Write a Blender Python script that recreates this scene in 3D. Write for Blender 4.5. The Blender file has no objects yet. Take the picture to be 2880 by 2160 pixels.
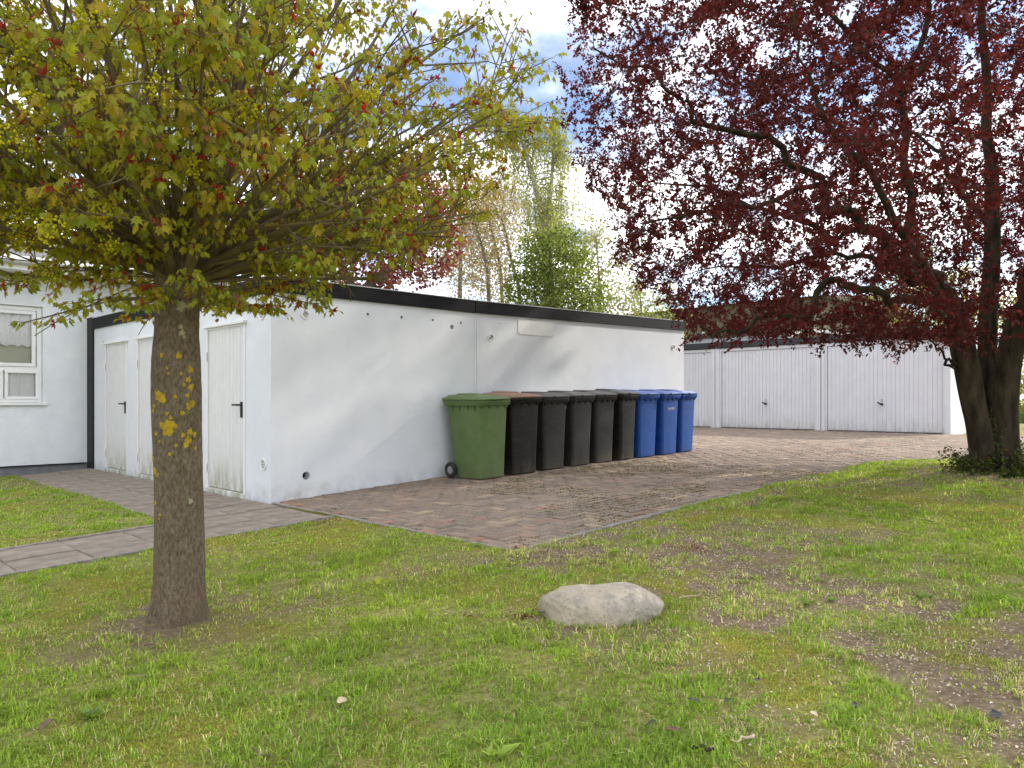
import bpy, bmesh, math, random
import numpy as np
from mathutils import Vector, Matrix

random.seed(7)
rng = np.random.default_rng(11)
SC = bpy.context.scene
COL = SC.collection
R = math.radians

# ------------------------------------------------------------------ camera
# world: X runs along the long white wall, Y along the wall with the doors, origin at the wall corner
F = 2160.0
CAMP = np.array([-3.9353, -7.6641, 1.1])
FW = np.array([.70221, .71197]); RT = np.array([.71197, -.70221])
cd = bpy.data.cameras.new('camera'); cam = bpy.data.objects.new('camera', cd); COL.objects.link(cam)
cam.location = CAMP
cam.rotation_euler = (R(90), 0, math.atan2(FW[1], FW[0]) - R(90))
cd.sensor_width = 36; cd.lens = 36 * F / 2880; cd.shift_y = 45 / 2880
cd.clip_start = .05; cd.clip_end = 3000
SC.camera = cam

# ------------------------------------------------------------------ sky, sun, exposure
SUN_EL, SUN_AZ = R(31), R(-17)          # azimuth measured from +X
w = bpy.data.worlds.new('World'); SC.world = w; w.use_nodes = True
nt = w.node_tree; nt.nodes.clear()
N = nt.nodes.new; L = nt.links.new
out = N('ShaderNodeOutputWorld'); bg = N('ShaderNodeBackground'); bg.inputs[1].default_value = .1
sky = N('ShaderNodeTexSky'); sky.sky_type = 'NISHITA'; sky.sun_disc = False
sky.sun_elevation = SUN_EL; sky.sun_rotation = R(90) - SUN_AZ
sky.air_density = 1.0; sky.dust_density = .6; sky.ozone_density = 1.5
tc = N('ShaderNodeTexCoord'); sep = N('ShaderNodeSeparateXYZ'); L(tc.outputs['Generated'], sep.inputs[0])
zz = N('ShaderNodeMath'); zz.operation = 'MAXIMUM'; zz.inputs[1].default_value = 0.0; L(sep.outputs[2], zz.inputs[0])
za = N('ShaderNodeMath'); za.operation = 'ADD'; za.inputs[1].default_value = .22; L(zz.outputs[0], za.inputs[0])
dx = N('ShaderNodeMath'); dx.operation = 'DIVIDE'; L(sep.outputs[0], dx.inputs[0]); L(za.outputs[0], dx.inputs[1])
dy = N('ShaderNodeMath'); dy.operation = 'DIVIDE'; L(sep.outputs[1], dy.inputs[0]); L(za.outputs[0], dy.inputs[1])
cmb = N('ShaderNodeCombineXYZ'); L(dx.outputs[0], cmb.inputs[0]); L(dy.outputs[0], cmb.inputs[1])
ofs = N('ShaderNodeVectorMath'); ofs.operation = 'ADD'; ofs.inputs[1].default_value = (.13, .13, 0); L(cmb.outputs[0], ofs.inputs[0]); cmb.inputs[2].default_value = 8.4
n1 = N('ShaderNodeTexNoise'); n1.inputs['Scale'].default_value = 1.7; n1.inputs['Detail'].default_value = 7; n1.inputs['Roughness'].default_value = .55
L(ofs.outputs[0], n1.inputs['Vector'])
cr = N('ShaderNodeValToRGB'); cr.color_ramp.elements[0].position = .38; cr.color_ramp.elements[0].color = (0.10, 0.10, 0.10, 1)
cr.color_ramp.elements[1].position = .60; cr.color_ramp.elements[1].color = (1, 1, 1, 1); L(n1.outputs[0], cr.inputs[0])
n2 = N('ShaderNodeTexNoise'); n2.inputs['Scale'].default_value = 3.3; n2.inputs['Detail'].default_value = 5
L(ofs.outputs[0], n2.inputs['Vector'])
cc = N('ShaderNodeValToRGB'); cc.color_ramp.elements[0].position = .36; cc.color_ramp.elements[0].color = (2.3, 2.4, 2.6, 1)
cc.color_ramp.elements[1].position = .60; cc.color_ramp.elements[1].color = (13.5, 13.5, 13.6, 1); L(n2.outputs[0], cc.inputs[0])
mx = N('ShaderNodeMix'); mx.data_type = 'RGBA'; L(cr.outputs[0], mx.inputs['Factor'])
skm = N('ShaderNodeMix'); skm.data_type = 'RGBA'; skm.blend_type = 'MULTIPLY'; skm.inputs['Factor'].default_value = 1
skm.inputs['B'].default_value = (.42, .48, .58, 1); L(sky.outputs[0], skm.inputs['A'])
L(skm.outputs['Result'], mx.inputs['A']); L(cc.outputs[0], mx.inputs['B'])
L(mx.outputs['Result'], bg.inputs[0]); L(bg.outputs[0], out.inputs[0])

sd = bpy.data.lights.new('sun', 'SUN'); sun = bpy.data.objects.new('sun', sd); COL.objects.link(sun)
sd.energy = 1.5; sd.angle = R(2.5); sd.color = (1.0, .93, .82)
to_sun = Vector((math.cos(SUN_EL) * math.cos(SUN_AZ), math.cos(SUN_EL) * math.sin(SUN_AZ), math.sin(SUN_EL)))
sun.rotation_euler = to_sun.to_track_quat('Z', 'Y').to_euler()
sun.location = (10, -8, 20)
SC.view_settings.view_transform = 'Standard'; SC.view_settings.look = 'None'
SC.view_settings.exposure = 1.84; SC.view_settings.gamma = 1.0
SC.render.engine = 'CYCLES'
SC.cycles.max_bounces = 8; SC.cycles.transparent_max_bounces = 8

# ------------------------------------------------------------------ helpers
def zf(x):
    return np.interp(x, [-30, -8, 0, 2, 4, 7, 15.3, 60], [-.9, -.40, 0, .1, .175, .25, .33, .6])

def P(u, v, Y):
    "point at image position u,v (photo pixels) and depth Y, used to place things at their real distance"
    X = (u - 1440) / F * Y
    p = CAMP[:2] + RT * X + FW * Y
    return np.array([p[0], p[1], 1.1 - (v - 1125) / F * Y])

def proj(p):
    r = p[:, :2] - CAMP[:2]; Y = r @ FW; X = r @ RT
    return 1440 + F * X / Y, 1125 - F * (p[:, 2] - 1.1) / Y, Y

def hash2(ix, iy, s):
    h = (ix.astype(np.int64) * 374761393 + iy.astype(np.int64) * 668265263 + s * 1442695041) & 0xffffffff
    h = ((h ^ (h >> 13)) * 1274126177) & 0xffffffff
    return ((h ^ (h >> 16)) & 0xffff) / 65535.0

def vnoise(x, y, s=0):
    ix = np.floor(x); iy = np.floor(y); fx = x - ix; fy = y - iy
    fx = fx * fx * (3 - 2 * fx); fy = fy * fy * (3 - 2 * fy)
    a = hash2(ix, iy, s); b = hash2(ix + 1, iy, s); c = hash2(ix, iy + 1, s); d = hash2(ix + 1, iy + 1, s)
    return (a * (1 - fx) + b * fx) * (1 - fy) + (c * (1 - fx) + d * fx) * fy

def fbm(x, y, s=0, o=4):
    t = 0; amp = .5; n = 0
    for k in range(o):
        t = t + amp * vnoise(x * 2 ** k, y * 2 ** k, s + k); n += amp; amp *= .5
    return t / n

def link(name, me, parent=None, mat=None, loc=None):
    o = bpy.data.objects.new(name, me); COL.objects.link(o)
    if mat is not None and me is not None and not me.materials: me.materials.append(mat)
    if parent is not None: o.parent = parent
    if loc is not None: o.location = loc
    return o

def thing(name, label, cat, loc=(0, 0, 0), rz=0, group=None):
    o = bpy.data.objects.new(name, None); COL.objects.link(o); o.location = loc; o.rotation_euler = (0, 0, rz)
    o.empty_display_size = .1
    tag(o, label, cat, group); return o

def tag(o, label=None, cat=None, group=None, kind=None):
    if label: o['label'] = label
    if cat: o['category'] = cat
    if group: o['group'] = group
    if kind: o['kind'] = kind
    return o

class MB:
    def __init__(s): s.v = []; s.f = []
    def add(s, V, Fc):
        n = len(s.v); s.v += [tuple(p) for p in V]; s.f += [tuple(i + n for i in q) for q in Fc]; return s
    def box(s, x0, x1, y0, y1, z0, z1):
        V = [(x0, y0, z0), (x1, y0, z0), (x1, y1, z0), (x0, y1, z0), (x0, y0, z1), (x1, y0, z1), (x1, y1, z1), (x0, y1, z1)]
        return s.add(V, [(3, 2, 1, 0), (4, 5, 6, 7), (0, 1, 5, 4), (1, 2, 6, 5), (2, 3, 7, 6), (3, 0, 4, 7)])
    def cbox(s, x0, x1, y0, y1, z0, z1, c):
        "box with chamfered edges"
        b = bmesh.new(); bmesh.ops.create_cube(b, size=1)
        for q in b.verts:
            q.co = ((x0 + x1) / 2 + q.co.x * (x1 - x0), (y0 + y1) / 2 + q.co.y * (y1 - y0), (z0 + z1) / 2 + q.co.z * (z1 - z0))
        bmesh.ops.bevel(b, geom=b.edges[:], offset=c, segments=1, affect='EDGES')
        b.verts.index_update(); s.add([q.co[:] for q in b.verts], [[q.index for q in fc.verts] for fc in b.faces]); b.free(); return s
    def cyl(s, p0, p1, r0, r1=None, n=16, caps=True):
        r1 = r0 if r1 is None else r1
        a = Vector(p0); b = Vector(p1); d = (b - a).normalized()
        u = d.orthogonal().normalized(); w_ = d.cross(u)
        V = []
        for q, r in ((a, r0), (b, r1)):
            V += [q + (u * math.cos(t) + w_ * math.sin(t)) * r for t in [2 * math.pi * k / n for k in range(n)]]
        Fc = [(k, (k + 1) % n, n + (k + 1) % n, n + k) for k in range(n)]
        if caps: Fc += [tuple(range(n - 1, -1, -1)), tuple(range(n, 2 * n))]
        return s.add(V, Fc)
    def torus(s, c, axis, R0, r0, n=24, m=10):
        d = Vector(axis).normalized(); u = d.orthogonal().normalized(); w_ = d.cross(u); c = Vector(c)
        V = []; Fc = []
        for i in range(n):
            t = 2 * math.pi * i / n; e = u * math.cos(t) + w_ * math.sin(t)
            for j in range(m):
                q = 2 * math.pi * j / m; V.append(c + e * (R0 + r0 * math.cos(q)) + d * r0 * math.sin(q))
        for i in range(n):
            for j in range(m):
                Fc.append((i * m + j, ((i + 1) % n) * m + j, ((i + 1) % n) * m + (j + 1) % m, i * m + (j + 1) % m))
        return s.add(V, Fc)
    def loft(s, rings, cap0=True, cap1=True):
        n = len(rings[0]); V = [p for r in rings for p in r]; Fc = []
        for i in range(len(rings) - 1):
            for k in range(n): Fc.append((i * n + k, i * n + (k + 1) % n, (i + 1) * n + (k + 1) % n, (i + 1) * n + k))
        if cap0: Fc.append(tuple(range(n - 1, -1, -1)))
        if cap1: Fc.append(tuple(range((len(rings) - 1) * n, len(rings) * n)))
        return s.add(V, Fc)
    def mesh(s, name, smooth=None):
        me = bpy.data.meshes.new(name); me.from_pydata(s.v, [], s.f); me.validate()
        if smooth: me.shade_smooth(); me.set_sharp_from_angle(angle=R(smooth))
        return me
    def build(s, name, mat, parent=None, smooth=None, loc=None):
        return link(name, s.mesh(name, smooth), parent, mat, loc)

def rrect(w_, d, r, z, n=5, cx=0, cy=0):
    out_ = []
    for (sx, sy, a0) in ((1, 1, 0), (-1, 1, 90), (-1, -1, 180), (1, -1, 270)):
        for k in range(n):
            a = R(a0 + 90 * k / (n - 1))
            out_.append((cx + sx * (w_ / 2 - r) + r * math.cos(a), cy + sy * (d / 2 - r) + r * math.sin(a), z))
    return out_

def raw_mesh(name, V, T, col=None, smooth=False):
    "triangle mesh from numpy arrays"
    V = np.asarray(V, np.float32).reshape(-1, 3); T = np.asarray(T, np.int32)
    k = T.shape[1]
    me = bpy.data.meshes.new(name)
    me.vertices.add(len(V)); me.vertices.foreach_set('co', V.ravel())
    me.loops.add(T.size); me.loops.foreach_set('vertex_index', T.ravel())
    me.polygons.add(len(T)); me.polygons.foreach_set('loop_start', np.arange(0, T.size, k, dtype=np.int32))
    me.polygons.foreach_set('loop_total', np.full(len(T), k, np.int32))
    if smooth: me.polygons.foreach_set('use_smooth', np.ones(len(T), bool))
    if col is not None:
        a = me.color_attributes.new('Col', 'FLOAT_COLOR', 'POINT')
        c = np.ones((len(V), 4), np.float32); c[:, :3] = col; a.data.foreach_set('color', c.ravel())
    me.update(calc_edges=True)
    return me

def scatter(tV, tF, pos, M, col):
    "copies of a template (tV verts, tF tris) placed by matrices M (n,3,3) at pos; col per copy"
    n = len(pos); k = len(tV)
    V = np.einsum('nij,kj->nki', M, tV) + pos[:, None, :]
    T = (np.asarray(tF)[None] + (np.arange(n) * k)[:, None, None]).reshape(-1, np.asarray(tF).shape[1])
    return V.reshape(-1, 3), T, np.repeat(col, k, axis=0)

def frames(d, roll, up=None):
    "rotation matrices whose columns are (side, dir, normal)"
    d = d / (np.linalg.norm(d, axis=1, keepdims=True) + 1e-9)
    ref = np.tile(np.array([.0, .0, 1.0]), (len(d), 1)) if up is None else up
    s_ = np.cross(d, ref); s_ /= (np.linalg.norm(s_, axis=1, keepdims=True) + 1e-9)
    n_ = np.cross(s_, d)
    c, q = np.cos(roll)[:, None], np.sin(roll)[:, None]
    s2 = s_ * c + n_ * q; n2_ = n_ * c - s_ * q
    return np.stack([s2, d, n2_], axis=2)

# ------------------------------------------------------------------ materials
def newmat(name):
    m = bpy.data.materials.new(name); m.use_nodes = True; t = m.node_tree; t.nodes.clear()
    o = t.nodes.new('ShaderNodeOutputMaterial'); return m, t, o

def mat(name, c1, c2=None, rough=.7, scale=8, bump=0, bscale=60, coord='Object', detail=6, spec=.3, lo=.35, hi=.65, stretch=None, metal=0, extra=None):
    m, t, o = newmat(name); n = t.nodes.new; l = t.links.new
    b = n('ShaderNodeBsdfPrincipled'); b.inputs['Roughness'].default_value = rough; b.inputs['Specular IOR Level'].default_value = spec
    b.inputs['Metallic'].default_value = metal
    l(b.outputs[0], o.inputs[0]); c = n('ShaderNodeTexCoord'); vec = c.outputs[coord]
    if stretch:
        mp = n('ShaderNodeMapping'); mp.inputs['Scale'].default_value = stretch; l(vec, mp.inputs[0]); vec = mp.outputs[0]
    if c2 is None: b.inputs['Base Color'].default_value = (*c1, 1); colout = None
    else:
        ns = n('ShaderNodeTexNoise'); ns.inputs['Scale'].default_value = scale; ns.inputs['Detail'].default_value = detail; l(vec, ns.inputs['Vector'])
        r_ = n('ShaderNodeValToRGB'); r_.color_ramp.elements[0].position = lo; r_.color_ramp.elements[1].position = hi
        r_.color_ramp.elements[0].color = (*c1, 1); r_.color_ramp.elements[1].color = (*c2, 1)
        l(ns.outputs[0], r_.inputs[0]); l(r_.outputs[0], b.inputs['Base Color']); colout = r_.outputs[0]
    if bump:
        nb = n('ShaderNodeTexNoise'); nb.inputs['Scale'].default_value = bscale; nb.inputs['Detail'].default_value = 5; l(vec, nb.inputs['Vector'])
        bp = n('ShaderNodeBump'); bp.inputs['Strength'].default_value = bump; bp.inputs['Distance'].default_value = .02
        l(nb.outputs[0], bp.inputs['Height']); l(bp.outputs[0], b.inputs['Normal'])
    if extra: extra(t, b, c, colout)
    return m

def mixin(t, b, fac, colr):
    "lay a colour over the present base colour by a factor socket"
    n = t.nodes.new('ShaderNodeMix'); n.data_type = 'RGBA'
    src = b.inputs['Base Color'].links[0].from_socket if b.inputs['Base Color'].links else None
    if src: t.links.new(src, n.inputs['A'])
    else: n.inputs['A'].default_value = b.inputs['Base Color'].default_value
    if isinstance(colr, tuple): n.inputs['B'].default_value = (*colr, 1)
    else: t.links.new(colr, n.inputs['B'])
    t.links.new(fac, n.inputs['Factor']); t.links.new(n.outputs['Result'], b.inputs['Base Color'])

def mathn(t, op, a, b_=None, clamp=False):
    n = t.nodes.new('ShaderNodeMath'); n.operation = op; n.use_clamp = clamp
    for i, q in enumerate((a, b_)):
        if q is None: continue
        if isinstance(q, (int, float)): n.inputs[i].default_value = q
        else: t.links.new(q, n.inputs[i])
    return n.outputs[0]

def noise(t, vec, scale, detail=5, rough=.55, stretch=None):
    if stretch:
        mp = t.nodes.new('ShaderNodeMapping'); mp.inputs['Scale'].default_value = stretch; t.links.new(vec, mp.inputs[0]); vec = mp.outputs[0]
    n = t.nodes.new('ShaderNodeTexNoise'); n.inputs['Scale'].default_value = scale; n.inputs['Detail'].default_value = detail
    n.inputs['Roughness'].default_value = rough; t.links.new(vec, n.inputs['Vector']); return n.outputs[0]

def maprange(t, v, a, b_, c=0, d=1):
    n = t.nodes.new('ShaderNodeMapRange'); n.inputs[1].default_value = a; n.inputs[2].default_value = b_
    n.inputs[3].default_value = c; n.inputs[4].default_value = d; t.links.new(v, n.inputs[0]); return n.outputs[0]

def leafmat(name, trans=.45, gloss=.06, tmul=(1.25, 1.25, .9), attr=True, col=(.1, .1, .1)):
    m, t, o = newmat(name); n = t.nodes.new; l = t.links.new
    d = n('ShaderNodeBsdfDiffuse'); tr = n('ShaderNodeBsdfTranslucent'); g = n('ShaderNodeBsdfGlossy'); g.inputs['Roughness'].default_value = .45
    if attr:
        a = n('ShaderNodeVertexColor'); a.layer_name = 'Col'; cs = a.outputs[0]
    else:
        a = n('ShaderNodeRGB'); a.outputs[0].default_value = (*col, 1); cs = a.outputs[0]
    l(cs, d.inputs[0])
    mm = n('ShaderNodeMix'); mm.data_type = 'RGBA'; mm.blend_type = 'MULTIPLY'; mm.inputs['Factor'].default_value = 1
    mm.inputs['B'].default_value = (*tmul, 1); l(cs, mm.inputs['A']); l(mm.outputs['Result'], tr.inputs[0])
    m1 = n('ShaderNodeMixShader'); m1.inputs[0].default_value = trans; l(d.outputs[0], m1.inputs[1]); l(tr.outputs[0], m1.inputs[2])
    m2 = n('ShaderNodeMixShader'); m2.inputs[0].default_value = gloss; l(m1.outputs[0], m2.inputs[1]); l(g.outputs[0], m2.inputs[2])
    l(m2.outputs[0], o.inputs[0]); return m

def attrmat(name, rough=.8, bump=0, bscale=80, nscale=30, dark=.65, spec=.25):
    "colour from the Col attribute with fine noise"
    m, t, o = newmat(name); n = t.nodes.new; l = t.links.new
    b = n('ShaderNodeBsdfPrincipled'); b.inputs['Roughness'].default_value = rough; b.inputs['Specular IOR Level'].default_value = spec; l(b.outputs[0], o.inputs[0])
    a = n('ShaderNodeVertexColor'); a.layer_name = 'Col'; g = n('ShaderNodeNewGeometry')
    ns = noise(t, g.outputs['Position'], nscale, 6, .65); k = maprange(t, ns, .3, .7, dark, 1.2)
    mm = n('ShaderNodeMix'); mm.data_type = 'RGBA'; mm.blend_type = 'MULTIPLY'; mm.inputs['Factor'].default_value = 1
    cb = n('ShaderNodeCombineColor'); 
    for i in range(3): l(k, cb.inputs[i])
    l(a.outputs[0], mm.inputs['A']); l(cb.outputs[0], mm.inputs['B']); l(mm.outputs['Result'], b.inputs['Base Color'])
    if bump:
        nb = noise(t, g.outputs['Position'], bscale, 5); bp = n('ShaderNodeBump'); bp.inputs['Strength'].default_value = bump; bp.inputs['Distance'].default_value = .01
        l(nb, bp.inputs['Height']); l(bp.outputs[0], b.inputs['Normal'])
    return m

def render_wall_extra(dirt):
    def ex(t, b, c, _):
        g = t.nodes.new('ShaderNodeNewGeometry')
        s_ = t.nodes.new('ShaderNodeSeparateXYZ'); t.links.new(g.outputs['Position'], s_.inputs[0])
        ns = noise(t, g.outputs['Position'], 5, 6, .65, (1, 1, .8))
        zr = mathn(t, 'SUBTRACT', s_.outputs[2], mathn(t, 'MULTIPLY', s_.outputs[0], .03))
        h = maprange(t, zr, .0, .22, 1, 0)
        fac = mathn(t, 'MULTIPLY', mathn(t, 'MULTIPLY', h, maprange(t, ns, .42, .68)), dirt, True)
        mixin(t, b, fac, (.30, .31, .26))
        ns2 = noise(t, g.outputs['Position'], 2.2, 5, .6, (1, 1, .3))
        f2 = mathn(t, 'MULTIPLY', maprange(t, ns2, .5, .75), .10, True)
        mixin(t, b, f2, (.50, .52, .50))
    return ex

M = {}
M['wall'] = mat('white_masonry_paint', (.655, .68, .72), (.70, .72, .75), .85, 3, .28, 130, extra=render_wall_extra(.7))
M['render'] = mat('roughcast_render', (.70, .73, .76), (.76, .78, .80), .9, 4, .7, 75, extra=render_wall_extra(.25))
M['fascia'] = mat('black_fascia', (.009, .009, .010), (.015, .015, .017), .6, 5, .1, 30, stretch=(1, 1, 6), spec=.12)
M['fascia_grey'] = mat('anthracite_fascia', (.028, .030, .036), (.036, .038, .044), .45, 4, 0)
M['tar'] = mat('bitumen_black', (.008, .008, .008), (.02, .019, .018), .6, 20, .5, 40)
M['felt'] = mat('roof_felt', (.10, .10, .10), (.16, .155, .15), .9, 6, .3, 80)
M['alu'] = mat('metal_trim', (.5, .5, .5), (.56, .56, .56), .5, 6, 0)
M['plinth'] = mat('grey_plinth', (.13, .135, .15), (.19, .19, .205), .85, 6, .3, 60)
M['black'] = mat('black_plastic', (.012, .012, .012), None, .4)
M['rubber'] = mat('rubber', (.015, .015, .015), (.035, .033, .03), .8, 30)
M['steel'] = mat('steel', (.35, .34, .33), (.5, .5, .5), .45, 20, metal=.8)
M['pvc'] = mat('white_upvc', (.72, .72, .71), (.75, .75, .74), .35, 5)
M['dark_void'] = mat('dark_interior', (.012, .012, .012), None, .9)

def door_extra(z0, z1, zlow, zhigh, amt, tint=(.20, .19, .06)):
    def ex(t, b, c, _):
        g = t.nodes.new('ShaderNodeNewGeometry')
        s_ = t.nodes.new('ShaderNodeSeparateXYZ'); t.links.new(g.outputs['Position'], s_.inputs[0])
        ns = noise(t, g.outputs['Position'], 9, 6, .65, (1, 1, .25)); n2_ = noise(t, g.outputs['Position'], 38, 5, .7)
        h = maprange(t, s_.outputs[2], zlow, zhigh, 1, 0)
        f = mathn(t, 'MULTIPLY', mathn(t, 'POWER', h, 1.6), maprange(t, ns, .36, .66))
        f = mathn(t, 'MULTIPLY', mathn(t, 'MULTIPLY', f, maprange(t, n2_, .3, .55, .45, 1)), amt, True)
        mixin(t, b, f, tint)
        n3 = noise(t, g.outputs['Position'], 3, 5, .6, (1, 1, .15))
        mixin(t, b, mathn(t, 'MULTIPLY', maprange(t, n3, .45, .75), .14, True), (.55, .54, .47))
    return ex
M['door'] = mat('white_door_paint', (.64, .645, .64), (.68, .68, .67), .45, 6, .05, 60, extra=door_extra(0, 2, .05, .62, 1.0))
M['gdoor'] = mat('white_garage_paint', (.62, .62, .66), (.66, .66, .695), .5, 3, .04, 40, extra=door_extra(0, 2, .34, .78, .75, (.30, .26, .17)))
M['gwall'] = mat('garage_white_wall', (.63, .63, .66), (.67, .67, .69), .8, 4, .2, 90)
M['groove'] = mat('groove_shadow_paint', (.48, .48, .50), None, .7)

# ------------------------------------------------------------------ ground
PLUM = np.array([5.85, -5.35]); TRUNK = np.array([-2.27, -3.38]); ROCK = np.array([-.70, -5.06])
SOILPATH = [gp for gp in []]

def ground_pt(u, v):
    d = FW + RT * (u - 1440) / F; dz = -(v - 1125) / F; t = 5.0
    for i in range(120):
        t = .5 * t + .5 * (float(zf(CAMP[0] + d[0] * t)) - 1.1) / dz
    return CAMP[:2] + d * t

soil_line = [ground_pt(*q) for q in ((1330, 1585), (1600, 1555), (1850, 1500), (2000, 1580), (2250, 1650), (2500, 1760), (2700, 1850), (2880, 1930), (3100, 2010))]
soil_w = [.14, .48, .46, .85, 1.0, .85, .80, .80, .75]
soil_line2 = [ground_pt(*q) for q in ((1560, 1530), (1850, 1462), (2060, 1430), (2300, 1350))]

def segdist(x, y, pts, ws):
    best = np.full(np.shape(x), 9.0)
    for (a, b_, wa, wb) in zip(pts[:-1], pts[1:], ws[:-1], ws[1:]):
        ex, ey = b_[0] - a[0], b_[1] - a[1]; l2 = ex * ex + ey * ey
        t = np.clip(((x - a[0]) * ex + (y - a[1]) * ey) / l2, 0, 1)
        d = np.hypot(x - a[0] - t * ex, y - a[1] - t * ey) / (wa + (wb - wa) * t)
        best = np.minimum(best, d)
    return best

def soilmask(x, y):
    n = fbm(x * 2.3, y * 2.3, 5, 5); n_ = fbm(x * 8, y * 8, 9, 3)
    s1 = np.clip(1.35 - segdist(x, y, soil_line, soil_w), 0, 1)
    s2 = np.clip(1.2 - segdist(x, y, soil_line2, [.22, .16, .12, .1]), 0, 1) * .9
    rt_ = np.hypot((x - TRUNK[0]), (y - TRUNK[1])); s3 = np.clip(1.35 - rt_ / .50, 0, 1)
    rp = np.hypot(x - PLUM[0], y - PLUM[1]); s4 = np.clip(1.5 - rp / .8, 0, 1)
    rr = np.hypot((x - ROCK[0]) * .9, y - ROCK[1]); s5 = np.clip(1.25 - rr / .42, 0, 1) * .7
    s = np.maximum.reduce([s1, s2, s3, s4, s5])
    s = np.clip(s * .95 + (n - .5) * 2.2 + (n_ - .5) * 1.9 - .12, 0, 1) * (s > .02)
    bare = np.clip((fbm(x * 1.1, y * 1.1, 21, 4) - .60) * 5, 0, .55)      # thin spots in the lawn
    return np.maximum(s, bare)

def mossmask(x, y):
    return np.clip((fbm(x * 1.35 + 7, y * 1.35, 33, 5) - .50) * 4.5, 0, 1)

def edge_r(x):   # y of the rounded lawn edge right of the paving
    return -3.72
def in_paved(x, y):
    a = (x > 0) & (x < 8.6) & (y > -3.72) & (y < .1)
    c = (x > 8.0) & (x < 15.6) & (y > -30) & (y < 8)
    cut = (x > 6.9) & (y < -3.72) & (np.hypot(x - 6.9, y + 5.6) > 1.88)      # outside of the rounded corner
    a2 = cut & (x < 8.9)
    c = c & ~((x < 8.78) & (y < -5.6)) & ~((y < -3.72) & (y >= -5.6) & (np.hypot(x - 6.9, y + 5.6) < 1.88))
    return a | c | (a2 & (y > -5.6))
def in_path(x, y):
    return ((y > -1.36) & (y < -.2) & (x < 0) & (x > -14)) | ((x > -1.12) & (x <= 0) & (y > -.3) & (y < 6.0))
def in_build(x, y):
    return ((x > 0) & (x < 7.97) & (y > 0) & (y < 6.2)) | ((x > 15.3) & (x < 21.5) & (y > -2.3) & (y < 8)) | ((y > 6) & (y < 14) & (x > -12) & (x < 3))

def lawn_z(x, y):
    z = zf(x) + (fbm(x * .9, y * .9, 2, 3) - .5) * .05 + (fbm(x * 4, y * 4, 3, 3) - .5) * .022
    z = z + .10 * np.exp(-((x - PLUM[0]) ** 2 + (y - PLUM[1]) ** 2) / 2.2)
    z = z + .03 * np.exp(-((x - TRUNK[0]) ** 2 + (y - TRUNK[1]) ** 2) / .10)
    return z

def axis_lines(lo, hi, step, extra, far):
    a = list(np.arange(lo, hi, step)) + extra
    g = step
    q = lo
    while q > -far: g *= 1.35; q -= g; a.append(q)
    g = step; q = hi
    while q < far: g *= 1.35; q += g; a.append(q)
    return np.array(sorted(set(np.round(a, 4))))
gx = axis_lines(-6.5, 10.5, .06, [0.0, -1.12], 900); gy = axis_lines(-9.5, 6.2, .06, [-3.72, -.2, -1.36, 0], 900)
GX, GY = np.meshgrid(gx, gy, indexing='ij')
GZ = lawn_z(GX, GY)
low = in_paved(GX, GY) | in_path(GX, GY) | in_build(GX, GY)
nearedge = np.zeros_like(low)
GZ = np.where(low, zf(GX) - .11, GZ)
nx, ny = GX.shape
idx = np.arange(nx * ny).reshape(nx, ny)
Q = np.stack([idx[:-1, :-1], idx[1:, :-1], idx[1:, 1:], idx[:-1, 1:]], axis=-1).reshape(-1, 4)
sm = soilmask(GX, GY); mm_ = mossmask(GX, GY)
colr = np.stack([sm, mm_, np.zeros_like(sm)], axis=-1).reshape(-1, 3)
me = raw_mesh('lawn', np.stack([GX, GY, GZ], -1).reshape(-1, 3), Q, colr, True)
m, t, o = newmat('lawn_soil_and_moss'); n = t.nodes.new; l = t.links.new
b = n('ShaderNodeBsdfPrincipled'); b.inputs['Roughness'].default_value = .95; b.inputs['Specular IOR Level'].default_value = .1; l(b.outputs[0], o.inputs[0])
a = n('ShaderNodeVertexColor'); a.layer_name = 'Col'; sp = n('ShaderNodeSeparateColor'); l(a.outputs[0], sp.inputs[0])
g = n('ShaderNodeNewGeometry'); pos = g.outputs['Position']
def ramp(fac, stops):
    r_ = n('ShaderNodeValToRGB'); e = r_.color_ramp.elements
    e[0].position, e[0].color = stops[0][0], (*stops[0][1], 1); e[1].position, e[1].color = stops[-1][0], (*stops[-1][1], 1)
    for p_, c_ in stops[1:-1]: q = e.new(p_); q.color = (*c_, 1)
    l(fac, r_.inputs[0]); return r_.outputs[0]
turf = ramp(noise(t, pos, 26, 8, .7), [(.3, (.10, .11, .028)), (.5, (.24, .235, .07)), (.7, (.42, .36, .19))])
moss = ramp(noise(t, pos, 45, 6, .7), [(.3, (.11, .105, .018)), (.5, (.25, .225, .04)), (.72, (.38, .33, .09))])
soil = ramp(noise(t, pos, 30, 8, .72), [(.25, (.08, .058, .036)), (.5, (.205, .152, .102)), (.75, (.38, .30, .21))])
m1 = n('ShaderNodeMix'); m1.data_type = 'RGBA'; l(sp.outputs[1], m1.inputs['Factor']); l(turf, m1.inputs['A']); l(moss, m1.inputs['B'])
m2 = n('ShaderNodeMix'); m2.data_type = 'RGBA'
sf = mathn(t, 'ADD', sp.outputs[0], mathn(t, 'MULTIPLY', mathn(t, 'SUBTRACT', noise(t, pos, 18, 6, .7), .5), .8))
l(maprange(t, sf, .1, .85), m2.inputs['Factor']); l(m1.outputs['Result'], m2.inputs['A']); l(soil, m2.inputs['B'])
l(m2.outputs['Result'], b.inputs['Base Color'])
bp = n('ShaderNodeBump'); bp.inputs['Strength'].default_value = .9; bp.inputs['Distance'].default_value = .025; l(noise(t, pos, 55, 8, .7), bp.inputs['Height']); l(bp.outputs[0], b.inputs['Normal'])
M['lawn'] = m
lawn = link('lawn', me, None, m); tag(lawn, kind='structure')

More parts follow.
